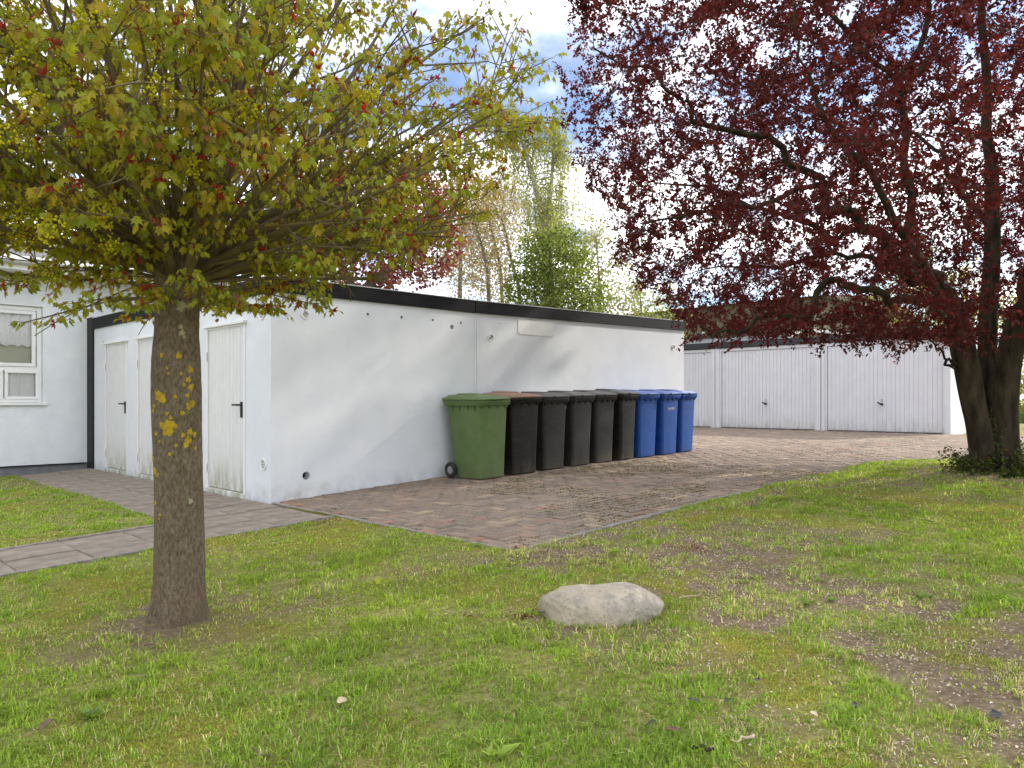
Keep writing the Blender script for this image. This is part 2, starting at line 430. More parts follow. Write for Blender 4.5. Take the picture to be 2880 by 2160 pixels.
# ------------------------------------------------------------------ paving: herringbone bricks
M['joint'] = mat('sandy_mossy_joint', (.03, .028, .014), (.075, .07, .035), .95, 9, .5, 90)
M['brick'] = attrmat('concrete_brick', .88, .35, 120, 34, .72)
bx = np.linspace(-.0, 15.4, 78); 
pv = MB()
def sheet(name, poly_x, y0f, y1f, dz, mat_, parent=None):
    V = []; Fc = []
    for i, x in enumerate(poly_x):
        V += [(x, y0f(x), float(zf(x)) + dz), (x, y1f(x), float(zf(x)) + dz)]
        if i: k = 2 * i; Fc.append((k - 2, k, k + 1, k - 1))
    me = bpy.data.meshes.new(name); me.from_pydata(V, [], Fc); return link(name, me, parent, mat_)
def ylow(x):
    if x <= 6.9: return -3.72
    if x < 8.78: return -5.6 + math.sqrt(max(0, 1.88 ** 2 - (x - 6.9) ** 2))
    return -14.0
xs = sorted(set(list(np.linspace(0, 6.9, 30)) + list(np.linspace(6.9, 8.78, 16)) + [8.781] + list(np.linspace(8.8, 15.42, 20))))
paving = sheet('paving', xs, ylow, lambda x: .06 if x < 7.99 else 8.0, -.022, M['joint'])
tag(paving, kind='structure')

W = .1; G = .0045
cells_h = []; 
for i in range(0, 154):
    for j in range(-140, 80):
        k = (i - j) % 4
        if k == 0: cells_h.append((i * W, j * W, 2 * W, W))
        elif k == 3: cells_h.append((i * W, j * W, W, 2 * W))
br = np.array(cells_h); cxy = br[:, :2] + br[:, 2:] / 2
inside = in_paved(cxy[:, 0], cxy[:, 1]) & (cxy[:, 0] < 15.25) & (cxy[:, 1] > -13.9) & (cxy[:, 1] < 7.9)
br = br[inside]; cxy = cxy[inside]
# cut the bricks along the straight edges
x0 = np.maximum(br[:, 0], 0.055) + G; x1 = br[:, 0] + br[:, 2] - G
y0 = np.where(br[:, 0] < 6.9, np.maximum(br[:, 1], -3.66), br[:, 1]) + G
y1 = np.where(br[:, 0] + br[:, 2] < 7.99, np.minimum(br[:, 1] + br[:, 3], -.004), br[:, 1] + br[:, 3]) - G
ok = (x1 - x0 > .02) & (y1 - y0 > .02)
x0, x1, y0, y1 = x0[ok], x1[ok], y0[ok], y1[ok]; nb = len(x0)
cx_, cy_ = (x0 + x1) / 2, (y0 + y1) / 2
pu, pvv, pY = proj(np.stack([cx_, cy_, zf(cx_)], -1))
vis = (pY > 1) & (pu > -500) & (pu < 3400)
x0, x1, y0, y1, cx_, cy_, pu, pvv, pY = [q[vis] for q in (x0, x1, y0, y1, cx_, cy_, pu, pvv, pY)]; nb = len(x0)
patch = fbm(cx_ * .9, cy_ * .9, 41, 4); rnd = rng.random(nb)
base = np.array([[.265, .212, .175], [.275, .215, .18], [.25, .205, .18], [.33, .265, .205], [.31, .215, .175], [.235, .195, .175], [.27, .22, .185], [.38, .30, .235]])
wts = np.array([.26, .18, .2, .06, .06, .14, .07, .03]); ci = rng.choice(8, nb, p=wts)
base = base * np.array([.89, .855, .775])
bc = base[ci] * (.86 + .30 * patch[:, None]) * (.93 + .14 * rnd[:, None])
bc = np.where((cx_ < .3)[:, None] & (rnd > .5)[:, None], bc * np.array([1.25, .95, .85]), bc)
bz = zf(cx_) + rng.normal(0, .0022, nb)
tlx = rng.normal(0, .010, nb); tly = rng.normal(0, .010, nb)
BV = 0.005
def brick_geo(w_, d):
    V = [(-w_ / 2, -d / 2, -.03), (w_ / 2, -d / 2, -.03), (w_ / 2, d / 2, -.03), (-w_ / 2, d / 2, -.03),
         (-w_ / 2, -d / 2, -BV), (w_ / 2, -d / 2, -BV), (w_ / 2, d / 2, -BV), (-w_ / 2, d / 2, -BV),
         (-w_ / 2 + BV, -d / 2 + BV, 0), (w_ / 2 - BV, -d / 2 + BV, 0), (w_ / 2 - BV, d / 2 - BV, 0), (-w_ / 2 + BV, d / 2 - BV, 0)]
    Fq = [(8, 9, 10, 11)] + [(k, (k + 1) % 4, 4 + (k + 1) % 4, 4 + k) for k in range(4)] + [(4 + k, 4 + (k + 1) % 4, 8 + (k + 1) % 4, 8 + k) for k in range(4)]
    return np.array(V), np.array(Fq)
size = 1 / pY * ((pu > 0) & (pu < 2880) & (pvv < 2160))
full = (np.abs((x1 - x0) * (y1 - y0) - (.2 - 2 * G) * (.1 - 2 * G)) < 1e-5)
order = np.argsort(-(size * full)); near = order[:300]; rest = np.ones(nb, bool); rest[near] = False
cache = {}
for k in near:
    w_, d = x1[k] - x0[k], y1[k] - y0[k]; key = (round(w_, 3), round(d, 3), int(np.argmin(np.abs(np.linspace(.6, 1.3, 5) - bc[k].sum() / base[ci[k]].sum()))), int(ci[k]))
    if key not in cache:
        V, Fq = brick_geo(w_, d); s_ = np.linspace(.6, 1.3, 5)[key[2]]
        cache[key] = raw_mesh('brick', V, Fq, base[key[3]] * s_); cache[key].materials.append(M['brick'])
    ob = bpy.data.objects.new('brick', cache[key]); COL.objects.link(ob); ob.parent = paving
    ob.location = (cx_[k], cy_[k], bz[k]); ob.rotation_euler = (tlx[k], tly[k] - .045, 0)
Vs = []; Ts = []; Cs = []; off = 0
ri = np.where(rest)[0]
tV, tF = brick_geo(1, 1)
Wd = (x1 - x0)[ri]; Dd = (y1 - y0)[ri]
sgn = np.sign(tV[:, :2]); insetk = (np.arange(12) >= 8) * BV
V = np.empty((len(ri), 12, 3))
V[:, :, 0] = sgn[None, :, 0] * (Wd[:, None] / 2 - insetk[None]); V[:, :, 1] = sgn[None, :, 1] * (Dd[:, None] / 2 - insetk[None])
V[:, :, 2] = tV[None, :, 2] + V[:, :, 0] * (.02 - tly[ri])[:, None] + V[:, :, 1] * tlx[ri][:, None] + bz[ri][:, None]
V[:, :, 0] += cx_[ri][:, None]; V[:, :, 1] += cy_[ri][:, None]
T = (tF[None] + (np.arange(len(ri)) * 12)[:, None, None]).reshape(-1, 4)
ob = link('bricks', raw_mesh('bricks', V.reshape(-1, 3), T, np.repeat(bc[ri], 12, axis=0)), paving, M['brick']); tag(ob, kind='stuff')

# edging kerbs of the paving
M['concrete'] = mat('weathered_concrete', (.20, .175, .15), (.32, .285, .25), .92, 14, .5, 120)
M['slab'] = mat('exposed_aggregate_slab', (.22, .183, .146), (.35, .292, .235), .92, 6, .8, 160)
for k in range(4):                                   # left edge
    ya, yb = -3.72 + k * .93, -3.72 + (k + 1) * .93 - .006
    if yb > -.01: yb = -.01
    ob = MB().cbox(0.002, .05, ya, yb, -.10, .004, .005).build('kerb', M['concrete'], paving)
for k in range(7):                                   # lawn side edge, following the slope
    xa, xb = .0 + k * .98, (k + 1) * .98 - .008
    za, zb = float(zf(xa)), float(zf(xb)); mb = MB()
    mb.add([(xa, -3.725, za - .1), (xb, -3.725, zb - .1), (xb, -3.672, zb - .1), (xa, -3.672, za - .1), (xa, -3.725, za + .004), (xb, -3.725, zb + .004), (xb, -3.672, zb + .004), (xa, -3.672, za + .004)],
           [(3, 2, 1, 0), (4, 5, 6, 7), (0, 1, 5, 4), (1, 2, 6, 5), (2, 3, 7, 6), (3, 0, 4, 7)])
    mb.build('kerb', M['concrete'], paving)
for k in range(6):                                   # rounded corner
    a0, a1 = R(90 - k * 15), R(90 - (k + 1) * 15 + .3); V = []
    for a_ in (a0, (a0 + a1) / 2, a1):
        for r_ in (1.875, 1.925):
            x, y = 6.9 + r_ * math.cos(a_), -5.6 + r_ * math.sin(a_); z = float(zf(x)); V += [(x, y, z - .1), (x, y, z + .005)]
    MB().add(V, [(1, 5, 7, 3), (5, 9, 11, 7), (0, 4, 5, 1), (4, 8, 9, 5), (3, 7, 6, 2), (7, 11, 10, 6), (0, 1, 3, 2), (8, 10, 11, 9)]).build('kerb', M['concrete'], paving)

# ------------------------------------------------------------------ slab path
path = sheet('path', list(np.linspace(-14, -.02, 24)), lambda x: -1.34, lambda x: -.22, -.03, M['joint'])
tag(path, kind='structure')
slab_me = {}
def slab(x0, x1, y0, y1, name='slab', mt='slab', dz=0, h=.05):
    xm, ym = (x0 + x1) / 2, (y0 + y1) / 2; key = (round(x1 - x0, 3), round(y1 - y0, 3), mt)
    if key not in slab_me:
        q = MB().cbox(-(x1 - x0) / 2 + .003, (x1 - x0) / 2 - .003, -(y1 - y0) / 2 + .003, (y1 - y0) / 2 - .003, -h, 0, .004).mesh(name); q.materials.append(M[mt]); slab_me[key] = q
    o_ = bpy.data.objects.new(name, slab_me[key]); COL.objects.link(o_); o_.parent = path
    o_.location = (xm, ym, float(zf(xm)) + dz + random.uniform(-.003, .004))
    o_.rotation_euler = (random.uniform(-.006, .006), -.049 + random.uniform(-.008, .008), 0)
for k in range(24):
    xb = -.58 - k * .503
    if k == 0:
        slab(-.58, -.06, -1.30, -.80); slab(-.58, -.06, -.80, -.30)
    slab(xb - .503, xb, -1.30, -.80); slab(xb - .503, xb, -.80, -.30)
for k in range(13):
    xb = -.05 - k * 1.0
    slab(xb - .995, xb, -1.352, -1.302, 'kerb', 'concrete', .012, .1)
    if k >= 1: slab(xb - .995 - .05, xb - .05, -.298, -.248, 'kerb', 'concrete', .012, .1)
bed = sheet('path_bed', [-1.11, -.55, -.002], lambda x: -.3, lambda x: 5.99, -.034, M['joint'], path)
for k in range(13):
    ya = -.29 + k * .482
    slab(-.58, -.06, ya, ya + .48); slab(-1.08, -.585, ya, ya + .48)
for k in range(6): slab(-1.125, -1.083, -.24 + k * 1.0, -.24 + k * 1.0 + .99, 'kerb', 'concrete', .006, .1)

# ------------------------------------------------------------------ boolean helper
def carve(mb, cutters, name, mat_, parent=None):
    a = bpy.data.objects.new('tmp_a', mb.mesh(name)); c = bpy.data.objects.new('tmp_c', cutters.mesh('cut'))
    COL.objects.link(a); COL.objects.link(c)
    md = a.modifiers.new('b', 'BOOLEAN'); md.operation = 'DIFFERENCE'; md.object = c; md.solver = 'EXACT'; md.use_self = True
    dg = bpy.context.evaluated_depsgraph_get(); me = bpy.data.meshes.new_from_object(a.evaluated_get(dg))
    bpy.data.objects.remove(a); bpy.data.objects.remove(c); me.name = name; me.materials.clear()
    return link(name, me, parent, mat_)

def round_vent(parent, p, nrm, r, slats=True, swirl=False):
    "round louvred vent cover on a wall; nrm is the outward direction"
    p = Vector(p); nv = Vector(nrm); side = Vector((0, 0, 1)).cross(nv)
    f = MB(); f.torus(p + nv * .004, nv, r * .86, r * .14, 28, 8); ob = f.build('vent', M['pvc'], parent, 40)
    d = MB(); d.cyl(p - nv * .002, p + nv * .003, r * .8, None, 24); d.build('vent_plate', M['pvc'] if not swirl else M['alu'], ob)
    if slats:
        s_ = MB()
        for k in range(-2, 3):
            z = k * r * .27; hw = math.sqrt(max(1e-6, (r * .72) ** 2 - z * z)) * .95
            c = p + Vector((0, 0, z)) + nv * .0045
            V = []
            for (a_, h_, o_) in ((-hw, -.05 * r, 0), (hw, -.05 * r, 0), (hw, .05 * r, 0), (-hw, .05 * r, 0)): V.append(c + side * a_ + Vector((0, 0, h_)))
            s_.add(V, [(0, 1, 2, 3)])
        s_.build('slot', M['dark_void'], ob)
    if swirl:
        s_ = MB()
        for a_ in (35, 215):
            c = p + nv * .0046 + (side * math.cos(R(a_)) + Vector((0, 0, 1)) * math.sin(R(a_))) * r * .45
            s_.cyl(c, c + nv * .0015, r * .24, None, 12)
        s_.build('slot', M['dark_void'], ob)
    return ob

# ------------------------------------------------------------------ white storage building with three doors
sb = thing('storage_building', 'white flat-roofed storage building with three narrow doors and black fascia behind the maple trunk', 'building', (0, 0, 0))
LX, LY, HW = 2.94, 6.0, 2.33
doors = [(.62, 1.60), (3.02, 3.98), (4.46, 5.40)]
cut = MB()
for (a_, c_) in doors: cut.box(-.2, .3, a_, c_, .035, 1.93)
for hx in (.73, 1.23, 1.72, 2.21, 2.68): cut.cyl((hx, -.1, 2.115), (hx, .2, 2.115), .019, None, 16)
cut.cyl((2.53, -.1, 2.05), (2.53, .2, 2.05), .031, None, 20)
cut.cyl((.42, -.1, .26), (.42, .2, .26), .047, None, 24)
cut.cyl((-.1, 5.55, 2.0), (.2, 5.55, 2.0), .03, None, 16); cut.cyl((-.1, 5.46, .37), (.2, 5.46, .37), .03, None, 16)
wall = MB().box(0, LX, 0, LY, -.3, HW)
cut.box(.12, LX - .1, .12, LY - .1, -.2, 2.2)
carve(wall, cut, 'wall', M['wall'], sb)
MB().box(.02, LX - .02, .02, LY - .02, HW + .001, 2.40).build('roof', M['felt'], sb)
# fascia boards: proud of the wall, in front of a thin pale drip edge
MB().cbox(-.03, 2.905, -.030, -.002, 2.262, 2.424, .004).build('fascia_board', M['fascia'], sb)
MB().cbox(-.030, -.002, -.0305, 6.0, 2.250, 2.424, .004).build('fascia_board', M['fascia'], sb)
MB().box(-.036, 2.91, -.036, .10, 2.4245, 2.434).build('roof_trim', M['alu'], sb)
MB().box(-.036, .10, .101, 6.0, 2.4245, 2.434).build('roof_trim', M['alu'], sb)
MB().cbox(-.03, .09, 6.002, 6.286, -.2, 2.45, .006).build('corner_post', M['tar'], sb)
MB().box(2.912, 2.936, -.005, -.0005, -.05, 2.262).build('joint_cover', M['wall'], sb)
for di, (a_, c_) in enumerate(doors):
    d = link('door', None, sb) if False else None
    fr = MB()                                             # steel frame
    fr.box(-.012, .06, a_ - .03, a_ + .012, -.02, 1.945).box(-.012, .06, c_ - .012, c_ + .03, -.02, 1.945).box(-.012, .06, a_ - .03, c_ + .03, 1.9455, 1.965)
    dr = fr.build('door', M['pvc'], sb)
    MB().cbox(-.045, .0, a_ - .06, c_ + .06, 1.966, 2.0, .004).build('lintel', M['pvc'], dr)
    MB().cbox(-.03, .06, a_ - .02, c_ + .02, -.03, .045, .006).build('threshold', M['door'], dr)
    nbd = 10; wd = (c_ - a_ - .03) / nbd
    MB().box(.024, .04, a_ + .013, c_ - .013, .05, 1.944).build('backing', M['groove'], dr)
    for k in range(nbd):
        y = a_ + .015 + k * wd
        MB().cbox(.004, .026, y + .002, y + wd - .002, .052, 1.935, .0035).build('board', M['door'], dr)
    h = MB(); h.cbox(-.012, .003, a_ + .055, a_ + .095, .90, 1.08, .004)
    h.cyl((-.05, a_ + .075, 1.045), (-.012, a_ + .075, 1.045), .010, None, 12)
    h.cbox(-.062, -.044, a_ + .065, a_ + .205, 1.034, 1.056, .005)
    h.build('handle', M['black'], dr, 35)
    for z in (.22, 1.57):
        q = MB(); q.cyl((-.018, c_ + .006, z), (-.018, c_ + .006, z + .055), .011, None, 12); q.cyl((-.018, c_ + .006, z + .058), (-.018, c_ + .006, z + .11), .011, None, 12)
        q.box(-.012, .0, c_ - .02, c_ + .03, z, z + .11); q.build('hinge', M['pvc'], dr, 40)
round_vent(sb, (-.001, .20, 2.03), (-1, 0, 0), .062); round_vent(sb, (-.001, .165, .40), (-1, 0, 0), .068)
round_vent(sb, (.41, -.001, 2.045), (0, -1, 0), .05)

# ------------------------------------------------------------------ adjoining white garage block (its back wall with the bins)
gb = thing('garage_block', 'long white windowless garage block behind the row of bins with black fascia', 'building', (0, 0, 0))
def shear(mb, f=.0165):
    mb.v = [(x, y, z + (x - 2.95) * f if z > 1.5 else z) for x, y, z in mb.v]; return mb
shear(MB().box(2.945, 7.97, .004, 6.0, -.2, 2.33)).build('wall', M['wall'], gb)
shear(MB().box(2.96, 7.95, .02, 5.98, 2.331, 2.39)).build('roof', M['felt'], gb)
shear(MB().cbox(2.915, 7.99, -.030, -.002, 2.264, 2.424, .004)).build('fascia_board', M['fascia'], gb)
shear(MB().cbox(7.972, 8.0, -.03, 6.0, 2.264, 2.424, .004)).build('fascia_board', M['fascia'], gb)
shear(MB().box(2.912, 7.99, -.036, .10, 2.4245, 2.434)).build('roof_trim', M['alu'], gb)
shear(MB().box(7.92, 8.006, .101, 6.0, 2.4245, 2.434)).build('roof_trim', M['alu'], gb)
shear(MB().box(2.958, 2.974, -.003, .003, .05, 2.26)).build('joint_cover', M['wall'], gb)
round_vent(gb, (3.22, .003, 1.955), (0, -1, 0), .052, False, True); round_vent(gb, (7.63, .003, 2.03), (0, -1, 0), .052, False, True)
sg = tag(MB().cbox(3.745, 4.475, -.004, .0035, 2.03, 2.245, .002).build('sign_board', M['pvc']), 'blank white sign board high on the wall above the dark bins', 'sign')
for x in (3.765, 4.455): MB().cyl((x, -.008, 2.05), (x, -.0035, 2.05), .009, None, 10).build('screw', M['steel'], sg)

# ------------------------------------------------------------------ house on the left
hs = thing('house', 'white roughcast house with a curtained window at the left edge', 'house', (0, 6.29, 0))
wx0, wx1, wz0, wz1 = -2.75, -.665, 1.06, 2.58
cut = MB().box(wx0, wx1, -1, .5, wz0, wz1)
carve(MB().box(-11, 6, 0, 8, .075, 3.08).box(0, 0, 0, 0, 0, 0) if False else MB().box(-11, 2.6, 0, 8, .075, 3.08), cut.box(-10.7, 2.3, .3, 7.7, .3, 2.9), 'wall', M['render'], hs)
MB().box(-10.99, 2.59, .03, 7.97, -.6, .0745).build('plinth', M['plinth'], hs)
MB().box(-11, -.07, -.008, .029, .058, .0742).build('drip_edge', M['fascia'], hs)
MB().box(-11.5, 3.0, -.5, 8.5, 3.085, 3.12).build('soffit', M['pvc'], hs)
MB().cbox(-11.5, 3.0, -.53, -.502, 3.06, 3.25, .004).build('fascia_board', M['pvc'], hs)
g_ = MB()
for k in range(13):
    a_ = R(180 + k * 15)
g_.cyl((-11.5, -.60, 3.2), (3.0, -.60, 3.2), .062, None, 16); g_.build('gutter', M['alu'], hs, 40)
MB().add([(-11.5, -.55, 3.26), (3.0, -.55, 3.26), (3.0, 4, 4.3), (-11.5, 4, 4.3), (3.0, 8.5, 3.26), (-11.5, 8.5, 3.26)], [(0, 1, 2, 3), (3, 2, 4, 5), (1, 4, 2), (0, 3, 5), (0, 5, 4, 1)]).build('roof', M['felt'], hs)
# window: outer frame, transom, mullion, sashes
wn = MB()
wn.cbox(wx0 + .005, wx1 - .075, .05, .12, wz1 - .07, wz1 - .003, .006).cbox(wx0 + .005, wx1 - .075, .05, .12, wz0 + .003, wz0 + .06, .006).cbox(wx1 - .074, wx1 - .003, .049, .121, wz0 + .003, wz1 - .003, .006)
wn.cbox(wx0 + .005, wx1 - .075, .052, .118, 1.56, 1.63, .006)
wn = wn.build('window', M['pvc'], hs)
MB().cbox(wx0 - .05, wx1 + .05, -.05, .05, wz0 - .045, wz0 + .002, .006).build('sill', M['pvc'], wn)
def sash(x0, x1, z0, z1, t_=.055):
    q = MB().cbox(x0, x1, .035, .095, z1 - t_, z1, .006).cbox(x0, x1, .035, .095, z0, z0 + t_, .006).cbox(x0, x0 + t_, .035, .095, z0 + t_ + .0005, z1 - t_ - .0005, .006).cbox(x1 - t_, x1, .035, .095, z0 + t_ + .0005, z1 - t_ - .0005, .006)
    q.build('sash', M['pvc'], wn)
    MB().add([(x0 + t_ - .006, .06, z0 + t_ - .006), (x1 - t_ + .006, .06, z0 + t_ - .006), (x1 - t_ + .006, .06, z1 - t_ + .006), (x0 + t_ - .006, .06, z1 - t_ + .006)], [(0, 1, 2, 3)]).build('pane', M['glass'], wn)
m, t, o = newmat('window_glass'); g1 = t.nodes.new('ShaderNodeBsdfGlossy'); g1.inputs['Roughness'].default_value = .02
tr = t.nodes.new('ShaderNodeBsdfTransparent'); tr.inputs[0].default_value = (1, 1, 1, 1); fr = t.nodes.new('ShaderNodeFresnel'); fr.inputs[0].default_value = 1.5
ms = t.nodes.new('ShaderNodeMixShader'); t.links.new(fr.outputs[0], ms.inputs[0]); t.links.new(tr.outputs[0], ms.inputs[1]); t.links.new(g1.outputs[0], ms.inputs[2]); t.links.new(ms.outputs[0], o.inputs[0]); M['glass'] = m
sash(wx0 + .02, wx1 - .09, 1.625, wz1 - .075); sash(wx0 + .02, -1.195, wz0 + .05, 1.565, .045); sash(-1.175, wx1 - .045, wz0 + .05, 1.565, .045)
M['curtain'] = leafmat('net_curtain', .12, 0, (1, 1, 1), False, (.88, .88, .87)); M['blind'] = leafmat('cream_blind', .35, 0, (1, 1, 1), False, (.74, .74, .60))
def pleated(name, x0, x1, z0, z1, y, mt, amp, per, wave=0):
    V = []; Fc = []; n_ = int((x1 - x0) / .012)
    for i in range(n_ + 1):
        x = x0 + (x1 - x0) * i / n_; d = amp * (math.sin(x * per) + .4 * math.sin(x * per * 2.3 + 1))
        V += [(x, y + d, z0 + wave * abs(math.sin(x * 22))), (x, y + d, (z0 + z1) / 2), (x, y + d * .6, z1)]
        if i:
            k = 3 * i
            for j in (0, 1): Fc.append((k - 3 + j, k + j, k + 1 + j, k - 2 + j))
    me = bpy.data.meshes.new(name); me.from_pydata(V, [], Fc); me.shade_smooth(); return link(name, me, wn, mt)
pleated('curtain', wx0 + .03, wx1 - .03, 1.95, 2.50, .10, M['curtain'], .016, 46, .03)
pleated('valance', wx0 + .03, wx1 - .03, 1.93, 2.12, .088, M['curtain'], .012, 52, .035)
pleated('curtain', wx0 + .03, wx1 - .03, 1.08, 1.60, .10, M['curtain'], .015, 40)
MB().box(wx0 + .03, wx1 - .03, .128, .134, 1.6, 2.5).build('blind', M['blind'], wn)

# ------------------------------------------------------------------ far garages
GXF = 15.3
def garage(y0, y1, dy0, dy1, label, endwall=False):
    g0 = thing('garage', label, 'garage', (GXF, (y0 + y1) / 2, .32), 0, 'white prefabricated garages across the yard'); ox, oy, oz = GXF, (y0 + y1) / 2, .32
    def B(q, name, mt, par=g0, sm=None):
        q.v = [(x - ox, y - oy, z - oz) for x, y, z in q.v]; return q.build(name, mt, par, sm)
    B(MB().box(GXF + .08, GXF + 6, y0 + .004, y1 - .004, .1, 2.55), 'wall', M['gwall'])
    B(MB().cbox(GXF - .025, GXF + .079, y0 + .004, dy0 - .06, .28, 2.535, .006), 'pillar', M['gwall'])
    B(MB().cbox(GXF - .025, GXF + .079, dy1 + .06, y1 - .004, .28, 2.535, .006), 'pillar', M['gwall'])
    B(MB().cbox(GXF - .06, GXF + 6.05, y0 + .002, y1 - .002, 2.551, 2.715, .005), 'fascia', M['fascia_grey'])
    d = B(MB().box(GXF + .0, GXF + .078, dy0 - .059, dy0 - .012, .30, 2.53).box(GXF + .0, GXF + .078, dy1 + .012, dy1 + .059, .30, 2.53).box(GXF + .0, GXF + .078, dy0 - .012, dy1 + .012, 2.455, 2.53), 'garage_door', M['gdoor'])
    B(MB().box(GXF + .045, GXF + .06, dy0 - .01, dy1 + .01, .345, 2.45), 'backing', M['groove'], d)
    nb_ = 26; wd = (dy1 - dy0) / nb_
    for k in range(nb_):
        B(MB().cbox(GXF + .030, GXF + .046, dy0 + k * wd + .0018, dy0 + (k + 1) * wd - .0018, .35, 2.44, .003), 'board', M['gdoor'], d)
    B(MB().box(GXF + .03, GXF + .07, dy0, dy1, .30, .335), 'seal', M['tar'], d)
    ym = (dy0 + dy1) / 2
    B(MB().cbox(GXF + .012, GXF + .022, ym - .024, ym + .024, 1.065, 1.12, .003), 'lock_plate', M['steel'], d)
    h = MB().cyl((GXF - .035, ym, 1.0), (GXF + .03, ym, 1.0), .028, None, 14); h.cyl((GXF - .035, ym - .035, .98), (GXF - .035, ym + .085, 1.045), .020, .015, 12)
    B(h, 'handle', M['black'], d, 40)
    return g0
garage(3.70, 6.60, 3.86, 6.46, 'leftmost white garage, half hidden behind the end of the bin wall')
garage(.69, 3.69, .88, 3.50, 'middle white garage with its whole ribbed door in view')
garage(-2.28, .68, -2.09, .53, 'rightmost white garage, its end wall beside the plum trunk')

# ------------------------------------------------------------------ wheelie bins
def binmat(name, c, c2, dirt=.6):
    def ex(t, b, co, _):
        s_ = t.nodes.new('ShaderNodeSeparateXYZ'); t.links.new(co.outputs['Object'], s_.inputs[0])
        oi = t.nodes.new('ShaderNodeObjectInfo'); ad = t.nodes.new('ShaderNodeVectorMath'); ad.operation = 'ADD'
        t.links.new(co.outputs['Object'], ad.inputs[0]); t.links.new(oi.outputs['Location'], ad.inputs[1])
        v = ad.outputs[0]
        n1_ = noise(t, v, 7, 6, .7, (1, 1, .35)); h = maprange(t, s_.outputs[2], .0, .28, 1, 0)
        f = mathn(t, 'MULTIPLY', mathn(t, 'ADD', mathn(t, 'POWER', h, 2), .05), maprange(t, n1_, .3, .65))
        mixin(t, b, mathn(t, 'MULTIPLY', f, dirt, True), (.13, .105, .07))
        n2_ = noise(t, v, 22, 6, .75, (.25, .25, 1.6)); f2 = mathn(t, 'MULTIPLY', maprange(t, n2_, .50, .70), .11, True)
        mixin(t, b, f2, (.16, .155, .15))
    return mat(name, c, c2, .5, 5, .06, 40, spec=.22, extra=ex)
M['bin_green'] = binmat('green_bin_plastic', (.085, .142, .042), (.115, .165, .062), .8)
M['bin_black'] = binmat('charcoal_bin_plastic', (.018, .017, .017), (.028, .027, .026), .7)
M['bin_dark'] = binmat('black_bin_plastic', (.007, .0065, .006), (.013, .012, .011), .6)
M['bin_brown_lid'] = binmat('brown_lid_plastic', (.21, .125, .075), (.27, .165, .105), .3)
M['bin_blue'] = binmat('blue_bin_plastic', (.008, .060, .27), (.014, .075, .30), .25)
M['lid_black'] = mat('weathered_black_lid', (.030, .029, .026), (.055, .052, .046), .34, 9, .08, 40, spec=.5)
M['lid_blue'] = mat('weathered_blue_lid', (.012, .062, .27), (.03, .085, .30), .34, 9, .08, 40, spec=.5)
M['print'] = mat('pale_print', (.60, .64, .72), (.25, .30, .45), .6, 60, lo=.4, hi=.75)
M['print_worn'] = mat('worn_print', (.22, .27, .42), (.03, .08, .28), .6, 45, lo=.38, hi=.55)

